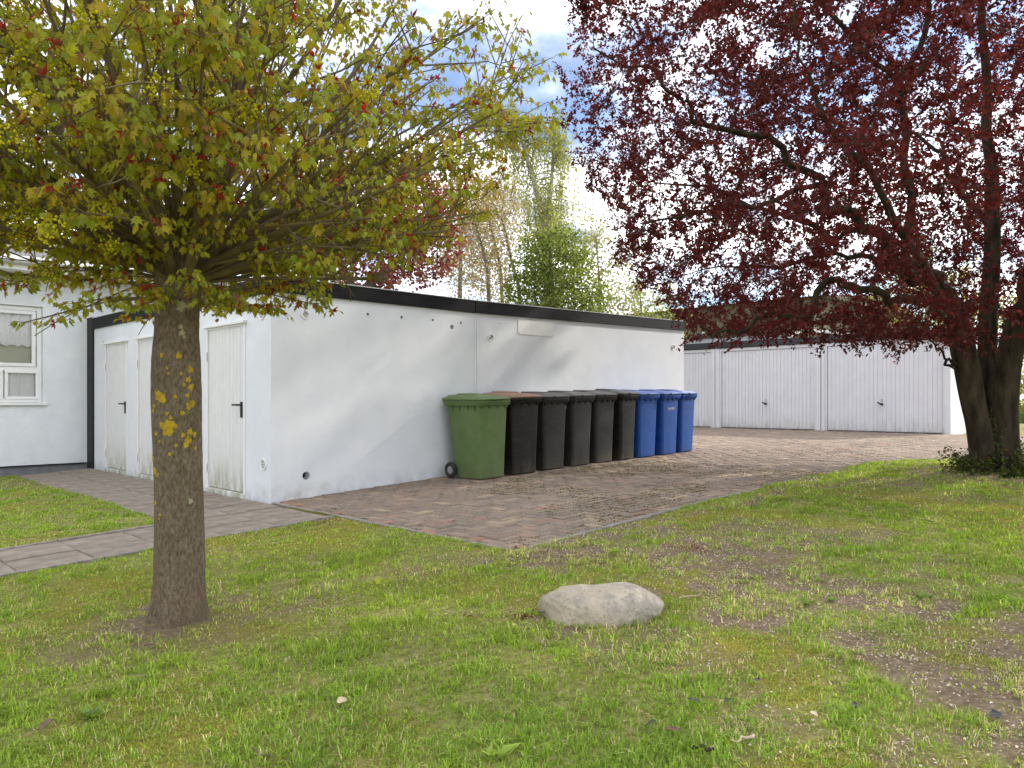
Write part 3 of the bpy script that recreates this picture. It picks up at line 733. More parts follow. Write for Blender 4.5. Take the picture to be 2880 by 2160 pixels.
def make_bin(label, x, y, rz, width, bodymat, lidmat, hgt=1.0, text=None, textmat=None, sticker=False):
    z0 = float(zf(x)) + .004
    t_ = thing('wheelie_bin', label, 'wheelie bin', (x, y, z0), rz, 'wheelie bins along the white wall')
    t_.rotation_euler = (0, -.03, rz)
    Wd = width; D = .70; s = hgt
    body = MB()
    rings = []
    for (z, fw_, d0, cy, rr) in ((.0, .70, .44, -.03, .035), (.015, .735, .47, -.03, .042), (.30, .775, .51, -.022, .044), (.62, .825, .56, -.012, .044), (.90, .875, .61, 0, .044)):
        rings.append(rrect(Wd * fw_, d0, rr, z * s, 6, 0, cy))
    body.loft(rings, True, False); bo = body.build('body', bodymat, t_, 30)
    # rim: stepped flange
    rim = MB().loft([rrect(Wd * .875, .61, .06, .895 * s, 6), rrect(Wd * .97, .675, .05, .905 * s, 6), rrect(Wd * .985, .69, .05, .925 * s, 6), rrect(Wd * .965, .675, .05, .930 * s, 6), rrect(Wd * .985, .69, .05, .938 * s, 6), rrect(Wd * .985, .69, .05, .958 * s, 6), rrect(Wd * .9, .62, .05, .961 * s, 6)], True, True)
    rim.build('rim', bodymat, t_, 30)
    for sx in (-1, 1):
        for yy in (-.22, -.10, .05, .18):
            xo = Wd * .437; q = MB()
            q.add([(sx * (xo - .01), yy - .005, .80 * s), (sx * (xo - .012), yy - .005, .902 * s), (sx * (Wd * .478), yy - .005, .902 * s), (sx * (xo - .01), yy + .005, .80 * s), (sx * (xo - .012), yy + .005, .902 * s), (sx * (Wd * .478), yy + .005, .902 * s)], [(0, 1, 2), (5, 4, 3), (0, 3, 4, 1), (1, 4, 5, 2), (2, 5, 3, 0)])
            q.build('rib', bodymat, bo)
    for xx in (-.36, -.12, .12, .36):
        X_ = xx * Wd; q = MB()
        q.add([(X_ - .006, -.288, .835 * s), (X_ - .03, -.30, .902 * s), (X_ - .03, -.33, .902 * s), (X_ + .006, -.288, .835 * s), (X_ + .03, -.30, .902 * s), (X_ + .03, -.33, .902 * s)], [(0, 2, 1), (3, 4, 5), (0, 3, 5, 2), (0, 1, 4, 3), (1, 2, 5, 4)])
        q.build('rib', bodymat, bo)
    # lid: shallow dome that falls to the front, raised panel, finger grip
    def lr(z, inset, fall, cyo=0):
        pts = rrect(Wd * .985 - 2 * inset, .705 - 2 * inset, max(.02, .06 - inset * .3), z, 6, 0, cyo)
        return [(px, py, (pz + fall * (py + .35) / .7) * s) for px, py, pz in pts]
    ld = MB().loft([lr(.962, .004, 0), lr(.972, -.004, .004), lr(.982, -.002, .008), lr(.990, .02, .020), lr(1.004, .07, .030, .01), lr(1.010, .13, .034, .015), lr(1.010, .20, .034, .02)], True, True)
    ldo = ld.build('lid', lidmat, t_, 32)
    pn = MB()
    pts = lambda z, i_: [(px, py, (z + .034 * (py + .35) / .7) * s) for px, py, pz in rrect(Wd * .46 - i_, .30 - i_, .035, 0, 5, 0, .10)]
    pn.loft([pts(1.006, 0), pts(1.018, .004), pts(1.024, .03)], False, True); pn.build('lid_panel', lidmat, ldo, 32)
    gp = MB().cbox(-Wd * .17, Wd * .17, -.395, -.345, .968 * s, .985 * s, .006); gp.build('lid_grip', lidmat, ldo)
    hb = MB().cyl((-Wd * .40, .385, .985 * s), (Wd * .40, .385, .985 * s), .016, None, 12)
    for sx in (-1, -.33, .33, 1): hb.cbox(sx * Wd * .38 - .016, sx * Wd * .38 + .016, .31, .392, .945 * s, .996 * s, .006)
    hb.build('handle', bodymat, t_, 40)
    hg = MB()
    for sx in (-.2, .2): hg.cyl((sx * Wd - .05, .352, 1.012 * s), (sx * Wd + .05, .352, 1.012 * s), .019, None, 12)
    hg.build('hinge', lidmat, ldo, 40)
    for sx in (-1, 1):
        xw = sx * (Wd * .385 + .035)
        wh = MB().torus((xw, .235, .100), (1, 0, 0), .073, .027, 28, 10).build('wheel', M['rubber'], t_, 60)
        rm = MB().cyl((xw - .014, .235, .10), (xw + .014, .235, .10), .052, None, 20)
        for k in range(6):
            a_ = math.pi * k / 3; rm.cbox(xw - .018, xw + .018, .235 + .032 * math.cos(a_) - .006, .235 + .032 * math.cos(a_) + .006, .1 + .032 * math.sin(a_) - .006, .1 + .032 * math.sin(a_) + .006, .002)
        rm.cyl((xw - .024, .235, .10), (xw + .024, .235, .10), .014, None, 12)
        rm.build('wheel_rim', M['steel'] if sticker == 'g' else M['black'], wh, 40)
    MB().cyl((-Wd * .40, .235, .1), (Wd * .40, .235, .1), .011, None, 12).build('axle', M['steel'], t_, 40)
    if sticker is True:
        MB().cbox(-Wd * .44, -Wd * .437 - .006, -.20, -.15, .80 * s, .845 * s, .001).build('sticker', M['pvc'], bo)
    if text:
        cu = bpy.data.curves.new('lettering', 'FONT'); cu.body = text; cu.size = .06; cu.align_x = 'CENTER'; cu.extrude = .0006
        to = bpy.data.objects.new('tmp', cu); COL.objects.link(to); dg = bpy.context.evaluated_depsgraph_get()
        tm = bpy.data.meshes.new_from_object(to.evaluated_get(dg)); bpy.data.objects.remove(to); tm.materials.clear()
        lo = link('lettering', tm, bo, textmat); zt = .715 * s; k = (zt / s - .62) / .28
        yf = (-.012 - .28) * (1 - k) + (-.305) * k
        lo.location = (.02, yf - .0025, zt); lo.rotation_euler = (R(90 + 4), 0, 0)
    return t_
bins = [
 (2.585, .575, 'bin_green', 'bin_green', 1.01, 1.5, 'green wheelie bin with green lid at the near end of the row', None, None, 'g'),
 (3.17, .56, 'bin_dark', 'bin_brown_lid', 1.02, -2, 'dark stained wheelie bin with a brown lid beside the green bin', None, None, False),
 (3.73, .535, 'bin_black', 'lid_black', 1.0, 0, 'charcoal wheelie bin directly right of the brown-lidded bin', None, None, False),
 (4.29, .535, 'bin_black', 'lid_black', 1.0, 1, 'charcoal wheelie bin, second to the right of the brown-lidded bin', None, None, True),
 (4.82, .50, 'bin_black', 'lid_black', 1.0, -1, 'charcoal wheelie bin directly left of the glossier black bin', None, None, False),
 (5.315, .47, 'bin_dark', 'lid_black', 1.01, 2, 'darkest black wheelie bin beside the first blue bin', None, None, False),
 (5.86, .545, 'bin_blue', 'lid_blue', .99, -1, 'blue wheelie bin without lettering next to the black bin', None, None, False),
 (6.41, .535, 'bin_blue', 'lid_blue', .985, 0, 'middle blue wheelie bin with pale PAPIER lettering on its front', 'PAPIER', 'print', False),
 (6.945, .52, 'bin_blue', 'lid_blue', .98, 1, 'blue wheelie bin at the far end of the row with worn lettering', 'PAPIER', 'print_worn', False)]
for (x, wd, bm_, lm_, hh, rz, lab, tx, tm_, stk) in bins:
    make_bin(lab, x, -.445 - .015 * (x - 2.6) / 4 + random.uniform(-.02, .015), R(rz * 1.6 + random.uniform(-1, 1)), wd, M[bm_], M[lm_], hh * 1.0, tx, M[tm_] if tm_ else None, stk)

# ------------------------------------------------------------------ boulder
b = bmesh.new(); bmesh.ops.create_icosphere(b, subdivisions=5, radius=1)
for q in b.verts:
    p = q.co; sx, sy, sz = [math.copysign(abs(c) ** e_, c) for c, e_ in zip(p, (.72, .78, .55))]
    k = 1 + .05 * math.sin(2.3 * sx + 1) + .06 * math.sin(3.1 * sy + 2 * sz) + .03 * math.sin(6 * sx + 4 * sz + 1) + .012 * math.sin(13 * sx + 9 * sy) + .008 * math.sin(21 * sz + 17 * sx)
    z = sz * .138 * k; x = sx * .325 * k; y = sy * .21 * k
    if z > 0: z *= 1 + .07 * math.cos((x - .10) * 9) - .05 * math.exp(-((x + .02) / .05) ** 2)
    if x > .2: z *= 1 - (x - .2) * .5
    q.co = (x, y, z)
me = bpy.data.meshes.new('boulder'); b.to_mesh(me); b.free(); me.shade_smooth()
def rock_extra(t, b, c, _):
    v = c.outputs['Object']
    n1_ = noise(t, v, 6, 8, .7); mixin(t, b, mathn(t, 'MULTIPLY', maprange(t, n1_, .46, .60), .75, True), (.23, .21, .185))
    n2_ = noise(t, v, 45, 4, .7); mixin(t, b, mathn(t, 'MULTIPLY', maprange(t, n2_, .56, .66), .55, True), (.12, .11, .10))
    s_ = t.nodes.new('ShaderNodeSeparateXYZ'); t.links.new(v, s_.inputs[0])
    h = maprange(t, s_.outputs[2], -.03, .09, 1, 0); n3 = noise(t, v, 9, 5, .65)
    mixin(t, b, mathn(t, 'MULTIPLY', mathn(t, 'MULTIPLY', h, maprange(t, n3, .3, .6)), .6, True), (.19, .155, .075))
M['rock'] = mat('granite_boulder', (.36, .305, .23), (.52, .45, .355), .9, 5, .7, 45, extra=rock_extra)
rock = link('boulder', me, None, M['rock'], (ROCK[0], ROCK[1], float(zf(ROCK[0])) - .012)); rock.rotation_euler = (0, R(2), math.atan2(RT[1], RT[0]))
tag(rock, 'low rounded pale grey boulder lying on the lawn in front of the paving', 'boulder')

# ------------------------------------------------------------------ tree tools
def tubes(pos, par, rad, sides=6, main=None, minr=0):
    "truncated cones along a skeleton; par[i] is the parent index (-1 for a root)"
    n_ = len(pos); ch = np.where(par >= 0)[0]
    d = np.zeros((n_, 3)); d[ch] = pos[ch] - pos[par[ch]]
    # main child = thickest child
    mainc = np.full(n_, -1); o_ = ch[np.argsort(rad[ch])]; mainc[par[o_]] = o_
    dirn = d / (np.linalg.norm(d, axis=1, keepdims=True) + 1e-9)
    nd = dirn.copy(); has = mainc >= 0; nd[has] += dirn[mainc[has]]
    nd /= (np.linalg.norm(nd, axis=1, keepdims=True) + 1e-9)
    p = par[ch]; ism = mainc[p] == ch
    r0 = np.where(ism, rad[p], np.minimum(rad[p], rad[ch] * 1.25)); d0 = np.where(ism[:, None], nd[p], dirn[ch])
    def ring(c, dd, r):
        ref = np.array([.381, .557, .738]); s_ = np.cross(dd, ref); s_ /= np.linalg.norm(s_, axis=1, keepdims=True) + 1e-9; q = np.cross(dd, s_)
        a_ = np.arange(sides) * 2 * np.pi / sides
        return c[:, None] + (s_[:, None] * np.cos(a_)[None, :, None] + q[:, None] * np.sin(a_)[None, :, None]) * r[:, None, None]
    A = ring(pos[p], d0, r0); B_ = ring(pos[ch], nd[ch], rad[ch])
    V = np.concatenate([A, B_], axis=1).reshape(-1, 3)
    k = np.arange(sides); q = np.stack([k, (k + 1) % sides, sides + (k + 1) % sides, sides + k], -1)
    T = (q[None] + (np.arange(len(ch)) * 2 * sides)[:, None, None]).reshape(-1, 4)
    return V, T

def space_col(pos0, par0, attr, step, infl, kill, iters, trop=(0, 0, .06), jit=.12, seed=1):
    r_ = np.random.default_rng(seed)
    pos = [np.array(q) for q in pos0]; par = list(par0)
    A = attr.copy(); PN = np.array(pos)
    def near_(a_, p_):
        bi = np.empty(len(a_), int); bd = np.empty(len(a_))
        for s_ in range(0, len(a_), 4000):
            D = np.linalg.norm(a_[s_:s_ + 4000, None] - p_[None], axis=2); j = D.argmin(1); bi[s_:s_ + 4000] = j; bd[s_:s_ + 4000] = D[np.arange(len(j)), j]
        return bi, bd
    bi, bd = near_(A, PN)
    for it in range(iters):
        keep = bd > kill; A, bi, bd = A[keep], bi[keep], bd[keep]
        if not len(A): break
        inf_ = bd < infl
        if not inf_.any():
            infl *= 1.3
            if infl > 6: break
            continue
        PN = np.array(pos); ids = bi[inf_]; dv = A[inf_] - PN[ids]; dv /= np.linalg.norm(dv, axis=1, keepdims=True)
        acc = np.zeros((len(PN), 3)); np.add.at(acc, ids, dv); u_ = np.unique(ids)
        g_ = acc[u_]; g_ /= np.linalg.norm(g_, axis=1, keepdims=True) + 1e-9
        g_ += np.array(trop) + r_.normal(0, jit, g_.shape); g_ /= np.linalg.norm(g_, axis=1, keepdims=True)
        new = PN[u_] + g_ * step; b0 = len(pos); pos += list(new); par += list(u_)
        bi2, bd2 = near_(A, new); better = bd2 < bd; bi[better] = bi2[better] + b0; bd[better] = bd2[better]
    return np.array(pos), np.array(par)

def pipe_radii(par, r_tip, p_, fixed=None):
    n_ = len(par); s_ = np.zeros(n_); kids = np.zeros(n_, int)
    for i in range(n_ - 1, -1, -1):
        r_ = r_tip if s_[i] == 0 else s_[i] ** (1 / p_)
        if fixed is not None and fixed.get(i): r_ = max(r_, fixed[i])
        if par[i] >= 0: s_[par[i]] += r_ ** p_
        s_[i] = r_
    return s_

def polyline(pts, rads, n_per=6):
    "smooth curve through points (Catmull-Rom)"
    pts = [np.array(q, float) for q in pts]; ex = [2 * pts[0] - pts[1]] + pts + [2 * pts[-1] - pts[-2]]; out_ = []; rr = []
    for i in range(len(pts) - 1):
        p0, p1, p2, p3 = ex[i:i + 4]
        for k in range(n_per):
            t_ = k / n_per
            out_.append(.5 * ((2 * p1) + (-p0 + p2) * t_ + (2 * p0 - 5 * p1 + 4 * p2 - p3) * t_ ** 2 + (-p0 + 3 * p1 - 3 * p2 + p3) * t_ ** 3)); rr.append(rads[i] * (1 - t_) + rads[i + 1] * t_)
    out_.append(pts[-1]); rr.append(rads[-1]); return np.array(out_), np.array(rr)

# leaf templates: side = x, length = y, normal = z
def maple_leaf():
    out_ = [(0, 0), (.26, .0), (.22, .13), (.50, .30), (.33, .36), (.42, .66), (.15, .58), (0, 1.0), (-.15, .58), (-.42, .66), (-.33, .36), (-.50, .30), (-.22, .13), (-.26, .0)]
    V = [(0, .28, .05)] + [(x, y, -.50 * abs(x) - .10 * max(0, y - .3) - .25 * max(0, y - .55) ** 2 * 4) for x, y in out_]
    n_ = len(out_); Fc = [(0, 1 + k, 1 + (k + 1) % n_) for k in range(n_)]
    return np.array(V), np.array(Fc)
def young_leaf():
    "half-unfolded maple leaf: lobes hanging close together like a closed umbrella"
    out_ = [(0, 0), (.14, .10), (.20, .52), (.12, .44), (.16, .86), (.06, .70), (0, 1.05), (-.06, .70), (-.16, .86), (-.12, .44), (-.20, .52), (-.14, .10)]
    V = [(0, .34, .14)] + [(x, y, -.9 * abs(x) + (.10 if k % 2 else -.02)) for k, (x, y) in enumerate(out_)]
    n_ = len(out_); return np.array(V), np.array([(0, 1 + k, 1 + (k + 1) % n_) for k in range(n_)])
def oval_leaf(wd=.30, fold=.10):
    V = [(0, 0, 0), (wd, .38, fold), (0, 1, -.08), (-wd, .38, fold), (0, .42, 0)]
    return np.array(V), np.array([(0, 1, 4), (1, 2, 4), (2, 3, 4), (3, 0, 4)])
def quad_leaf(wd=.32):
    return np.array([(0, 0, 0), (wd, .45, .07), (0, 1, -.05), (-wd, .45, .07)]), np.array([(0, 1, 2), (0, 2, 3)])

def bark_extra_lichen(spots):
    def ex(t, b, c, _):
        v = c.outputs['Object']
        ns = noise(t, v, 42, 6, .75); mixin(t, b, mathn(t, 'MULTIPLY', maprange(t, ns, .60, .70), .6, True), (.33, .30, .22))
        n2_ = noise(t, v, 2.6, 5, .6, (1, 1, .5)); mixin(t, b, mathn(t, 'MULTIPLY', maprange(t, n2_, .5, .72), .4, True), (.17, .095, .065))
        n3 = noise(t, v, 4.5, 5, .6); mixin(t, b, mathn(t, 'MULTIPLY', maprange(t, n3, .52, .7), .35, True), (.10, .10, .035))
    return ex
M['maple_bark'] = mat('maple_bark', (.085, .062, .038), (.24, .185, .125), .95, 75, 1.0, 150, detail=9, stretch=(1, 1, .45), lo=.3, hi=.7, extra=bark_extra_lichen(None))
M['maple_twig'] = mat('maple_branch_bark', (.115, .088, .046), (.19, .15, .085), .85, 9)
M['plum_bark'] = mat('plum_bark', (.016, .012, .007), (.056, .041, .023), .95, 14, 1.0, 40, detail=8, stretch=(1, 1, .3))
M['twig_dark'] = mat('dark_twig_bark', (.028, .022, .014), (.06, .05, .03), .9, 6)
M['lichen'] = mat('yellow_lichen', (.32, .22, .015), (.54, .37, .02), .9, 45, .8, 120)
M['lichen_pale'] = mat('pale_lichen', (.30, .28, .16), (.40, .38, .24), .9, 60, .6, 120)
M['leaf'] = leafmat('leaf_tissue', .5, .018, (1.3, 1.2, .6))
M['petal'] = leafmat('petal_tissue', .35, .02)

# ------------------------------------------------------------------ maple (foreground left)
tz = float(zf(TRUNK[0]))
mt = thing('maple_tree', 'round-headed green maple with a lichen-spotted trunk in the left foreground', 'tree', (TRUNK[0], TRUNK[1], tz))
prof = [(-.25, .19), (0.0, .168), (.04, .158), (.10, .150), (.22, .143), (.45, .137), (.75, .131), (1.0, .132), (1.25, .134), (1.42, .130), (1.58, .118), (1.75, .116), (1.9, .125), (2.0, .135), (2.08, .12), (2.14, .05)]
mb = MB(); rings = []
NS = 40
zs = np.concatenate([np.linspace(-.25, .3, 12), np.linspace(.36, 2.14, 46)])
for z in zs:
    r0 = np.interp(z, [q[0] for q in prof], [q[1] for q in prof]); ring = []
    ox = -.018 * math.sin(z * 1.5) + .01 * math.sin(z * 3.1); oy = .012 * math.sin(z * 1.9 + 1)
    fl = max(0, .25 - z) / .5
    for k in range(NS):
        a_ = 2 * math.pi * k / NS
        r_ = r0 * (1 + .022 * math.sin(2 * a_ + z * 1.2) + .018 * math.sin(3 * a_ + 1 + z * 2) + .010 * math.sin(7 * a_ + z * 5) + fl * .28 * math.sin(5 * a_ + .7)) + random.uniform(-.0012, .0012)
        ring.append((ox + r_ * math.cos(a_), oy + r_ * math.sin(a_), z))
    rings.append(ring)
rings = [[(x * (.945 - .05 * max(0, .3 - z)), y * (.945 - .05 * max(0, .3 - z)), z) for x, y, z in q] for q in rings]
mb.loft(rings); trunk = mb.build('trunk', M['maple_bark'], mt, 60)
bpy.context.view_layer.update()
# lichen patches: lobed crusts wrapped on the bark. (photo u, v, radius in px)
lich = [(472, 1203, 20, 0), (446, 1112, 12, 0), (458, 1124, 10, 0), (434, 1142, 6, 0), (455, 999, 6, 0), (503, 1000, 8, 0), (536, 1040, 9, 0), (530, 1068, 8, 0), (538, 1089, 9, 0), (518, 1082, 5, 0), (527, 1112, 6, 0), (493, 1116, 5, 0), (532, 1142, 9, 0), (542, 1135, 9, 0), (513, 1162, 6, 0), (469, 1163, 5, 0), (480, 1175, 5, 0), (439, 1220, 6, 0), (515, 1224, 6, 0), (534, 1214, 8, 0), (529, 1238, 10, 0), (523, 1252, 8, 0), (547, 1222, 7, 0), (449, 1241, 4, 0), (495, 1253, 4, 0), (478, 1277, 5, 0), (430, 1288, 9, 0), (420, 1302, 6, 0), (436, 1324, 8, 0), (442, 1335, 6, 0), (437, 1415, 6, 0), (450, 1448, 4, 0), (448, 1459, 3, 0), (510, 860, 14, 1), (508, 919, 6, 1), (512, 936, 8, 1), (518, 947, 5, 1), (536, 1410, 7, 1), (473, 1050, 4, 0), (509, 1051, 4, 0), (432, 1155, 6, 0), (549, 1260, 5, 0), (470, 1035, 3, 0)]
dgx = bpy.context.evaluated_depsgraph_get()
imw = np.array([TRUNK[0], TRUNK[1], tz])
def hit_trunk(u, v):
    d = FW + RT * (u - 1440) / F; dv = Vector((d[0], d[1], -(v - 1125) / F)).normalized()
    ok_, loc, nr, _ = trunk.ray_cast(Vector(CAMP - imw), dv); return (loc, nr) if ok_ else None
for (u, v, rp, kind) in lich:
    h = hit_trunk(u, v)
    if not h: continue
    loc, nr = h; rr = rp / F * 4.2 * 1.0; ph = random.random() * 9
    tx_ = Vector((0, 0, 1)).cross(nr).normalized(); ty_ = nr.cross(tx_); V = [loc + nr * .0035]; Fc = []; n_ = 22
    for ring_i, fr_ in enumerate((.45, .85, 1.0)):
        for k in range(n_):
            a_ = 2 * math.pi * k / n_; q = rr * fr_ * (1 + .16 * math.sin(3 * a_ + ph) + .16 * math.sin(5 * a_ + 2 * ph) + .16 * math.sin(8 * a_ + 3 * ph) + random.uniform(-.1, .1)) 
            p = loc + tx_ * q * math.cos(a_) + ty_ * q * math.sin(a_) * 1.1 + nr * .05
            ok_, l2, n2_, _ = trunk.ray_cast(p, -nr)
            V.append((l2 if ok_ else loc) + nr * (.0035, .003, -.0005)[ring_i])
    for k in range(n_):
        Fc.append((0, 1 + k, 1 + (k + 1) % n_))
        for j in (0, 1): Fc.append((1 + j * n_ + k, 1 + (j + 1) * n_ + k, 1 + (j + 1) * n_ + (k + 1) % n_, 1 + j * n_ + (k + 1) % n_))
    lo = MB().add(V, Fc).build('lichen_patch', M['lichen_pale'] if kind else M['lichen'], trunk)

# crown skeleton, in tree coordinates (z above the ground at the trunk)
KN = np.array([0, 0, 1.98])
mp, mpar, mrad = [], [], []
def zlow(p):
    rr_ = math.hypot(p[0], p[1]); side = (p[0] * RT[0] + p[1] * RT[1])
    return 1.56 + .62 * max(0, rr_ - .5) ** 1.1 - (.12 if side < -.3 else 0)
tips = []          # (position, direction, vigour)
def add_branch(p0, d0, length, r0, r1, parent, nseg, lift, wob):
    ids = []; p = np.array(p0, float); d = np.array(d0, float); d /= np.linalg.norm(d); prev = parent
    for k in range(nseg):
        d = d + np.array([0, 0, lift]) / nseg + rng.normal(0, wob, 3); d /= np.linalg.norm(d)
        p = p + d * length / nseg; mp.append(p.copy()); mpar.append(prev); mrad.append(r0 + (r1 - r0) * (k + 1) / nseg); prev = len(mp) - 1; ids.append((prev, d.copy()))
    return ids
def crown_len(d):
    "distance from the knob to the crown surface along d"
    c = np.array([0, 0, .62]); ab = np.array([1.86, 1.86, 1.62 if d[2] > .2 else 1.2])
    o_ = -c / ab; q = d / ab; A_ = q @ q; B_ = 2 * o_ @ q; C_ = o_ @ o_ - 1
    return (-B_ + math.sqrt(max(0, B_ * B_ - 4 * A_ * C_))) / (2 * A_)
NP_ = 112
for i in range(NP_):
    zz_ = -.06 + 1.04 * ((i + .5) / NP_) ** .95; a_ = i * 2.39996 + rng.normal(0, .12)
    d = np.array([math.sqrt(max(0, 1 - zz_ ** 2)) * math.cos(a_), math.sqrt(max(0, 1 - zz_ ** 2)) * math.sin(a_), zz_])
    Ln = crown_len(d) * rng.uniform(.80, .97)
    root = KN + np.array([d[0] * .09, d[1] * .09, rng.uniform(-.16, .08)])
    mp.append(root); mpar.append(-1); r_b = rng.uniform(.010, .026) if zz_ > .1 else rng.uniform(.008, .014); mrad.append(r_b)
    dd = d + np.array([0, 0, .15 if zz_ < .3 else .0])
    ids = add_branch(root, dd, Ln, r_b, .005, len(mp) - 1, 10, -.10 if zz_ < .25 else .06, .035)
    tips.append((mp[ids[-1][0]], ids[-1][1], 1.2))
    for k in (1, 2, 3, 4, 5, 6):
        if rng.random() < .75:
            pid, pd = ids[k]; sd_ = pd * .4 + rng.normal(0, .6, 3); sd_[2] -= .1
            i2 = add_branch(mp[pid], sd_, rng.uniform(.06, .22), .003, .0018, pid, 2, .0, .1); tips.append((mp[i2[-1][0]], i2[-1][1], .95))
    ns_ = int(rng.integers(6, 10))
    for s_ in range(ns_):
        k = int(rng.integers(3, 10)); pid, pd = ids[k]
        sd_ = pd * 1.0 + rng.normal(0, .55, 3); sd_[2] += .05
        l2 = Ln * rng.uniform(.16, .36) * (1.2 - k * .06)
        ids2 = add_branch(mp[pid], sd_, l2, min(.008, mrad[pid] * .7), .003, pid, 5, .08, .06)
        tips.append((mp[ids2[-1][0]], ids2[-1][1], 1.0))
        for s3 in range(int(rng.integers(1, 4))):
            k3 = int(rng.integers(1, 5)); pid3, pd3 = ids2[k3]
            sd3 = pd3 + rng.normal(0, .6, 3)
            ids3 = add_branch(mp[pid3], sd3, rng.uniform(.10, .26), .0035, .002, pid3, 3, .05, .08)
            tips.append((mp[ids3[-1][0]], ids3[-1][1], .9))
# low shoots hanging around the head of the trunk
for i in range(30):
    a_ = rng.uniform(0, 2 * math.pi); z0_ = rng.uniform(1.74, 1.98)
    root = np.array([math.cos(a_) * .11, math.sin(a_) * .11, z0_]); mp.append(root); mpar.append(-1); mrad.append(.006)
    ids = add_branch(root, (math.cos(a_), math.sin(a_), rng.uniform(-.12, .25)), rng.uniform(.35, .85), .006, .0025, len(mp) - 1, 6, -.25, .06)
    for k in (2, 3, 4, 5): tips.append((mp[ids[k][0]], ids[k][1], .8))
mp = np.array(mp); mpar = np.array(mpar); mrad = np.array(mrad)
lowm = np.array([p[2] < zlow(p) - .06 for p in mp]); mpar = np.where(lowm, -1, mpar)
V, T = tubes(mp, mpar, mrad, 6)
link('branches', raw_mesh('branches', V, T, None, True), mt, M['maple_twig'])
# leaves: drooping clusters at the twig ends
lp, ld_, ls, lc, pet = [], [], [], [], []
bract_p, bract_d = [], []
for (p, d, vg) in tips:
    if p[2] < zlow(p) + rng.normal(0, .05): continue
    nl = int(rng.integers(9, 16) * vg)
    hue = rng.random() * .85
    for k in range(nl):
        a_ = rng.uniform(0, 2 * math.pi); o_ = np.array([math.cos(a_), math.sin(a_), rng.uniform(-.5, .35)])
        back = rng.uniform(0, .10) if k > 3 else 0.0
        q = p - d * back + o_ * rng.uniform(.025, .075); dirl = o_ * .55 + np.array([0, 0, -rng.uniform(.35, 1.3)]) + d * .2
        lp.append(q); ld_.append(dirl); ls.append(rng.uniform(.024, .056)); pet.append((p - d * back, q))
        c1 = np.array([.34, .345, .026]); c2 = np.array([.42, .32, .034]); c3 = np.array([.25, .32, .034])
        m_ = np.clip(hue + rng.normal(0, .22), 0, 1); cc_ = c3 * (1 - m_ * 2) + c1 * m_ * 2 if m_ < .5 else c1 * (2 - 2 * m_) + c2 * (2 * m_ - 1)
        if rng.random() < .03: cc_ = np.array([.28, .13, .04])
        lc.append(cc_ * rng.uniform(.8, 1.2))
    if rng.random() < .38: bract_p.append(p); bract_d.append(d)
lp, ld_, ls, lc = np.array(lp), np.array(ld_), np.array(ls), np.array(lc)
roll = rng.uniform(-.9, .9, len(lp))
upv = np.stack([lp[:, 0], lp[:, 1], lp[:, 2] - 2.4], -1) + rng.normal(0, .5, lp.shape)      # upper side faces outwards
Mx = frames(ld_, roll, upv) * ls[:, None, None]
tV, tF = maple_leaf()
wp = lp + np.array([TRUNK[0], TRUNK[1], tz]); pu, pv_, pY = proj(wp)
dist = np.linalg.norm(wp - CAMP, axis=1); inview = (pu > 20) & (pu < 2860) & (pv_ > 10) & (pv_ < 2150)
score = ls / dist * inview; near = np.argsort(-score)[:300]; rest = np.ones(len(lp), bool); rest[near] = False
yng = rest & (rng.random(len(lp)) < .5); old = rest & ~yng
V, T, C_ = scatter(tV, tF, lp[old], Mx[old], lc[old]); V2, T2, C2 = scatter(*young_leaf(), lp[yng], Mx[yng] * 1.05, lc[yng] * np.array([1.05, 1.0, .9]))
V, T, C_ = np.concatenate([V, V2]), np.concatenate([T, T2 + len(V)]), np.concatenate([C_, C2])
ob = link('crown', raw_mesh('crown', V, T, C_), mt, M['leaf']); tag(ob, kind='stuff')
variants = []
for k in range(10):
    q = raw_mesh('leaf', tV, tF, lc[near[k * 30]]); q.materials.append(M['leaf']); variants.append(q)
for j, k in enumerate(near):
    o_ = bpy.data.objects.new('leaf', variants[j % 10]); COL.objects.link(o_); o_.parent = mt
    o_.matrix_local = Matrix.Translation(Vector(lp[k])) @ Matrix([list(r_) for r_ in Mx[k]]).to_4x4()
# petioles
pp = np.array([[a_, b_] for a_, b_ in pet]).reshape(-1, 3); par_ = np.array([[-1, 2 * i] for i in range(len(pet))]).ravel()
V, T = tubes(pp, par_, np.full(len(pp), .0009), 3)
M['petiole'] = mat('reddish_petiole', (.16, .10, .03), (.20, .06, .03), .6, 5)
ob = link('leaf_stalks', raw_mesh('leaf_stalks', V, T), mt, M['petiole']); tag(ob, kind='stuff')
# red bud scales
bp_, bd_ = [], []
for p, d in zip(bract_p, bract_d):
    for k in range(7): bp_.append(p); bd_.append(d * .6 + rng.normal(0, .6, 3))
bp_, bd_ = np.array(bp_), np.array(bd_); qV, qF = oval_leaf(.16, .06)
V, T, C_ = scatter(qV, qF, bp_, frames(bd_, rng.uniform(0, 6, len(bp_))) * rng.uniform(.022, .045, len(bp_))[:, None, None], np.array([.34, .03, .028]) * rng.uniform(.6, 1.3, (len(bp_), 1)))
ob = link('bud_scales', raw_mesh('bud_scales', V, T, C_), mt, M['leaf']); tag(ob, kind='stuff')
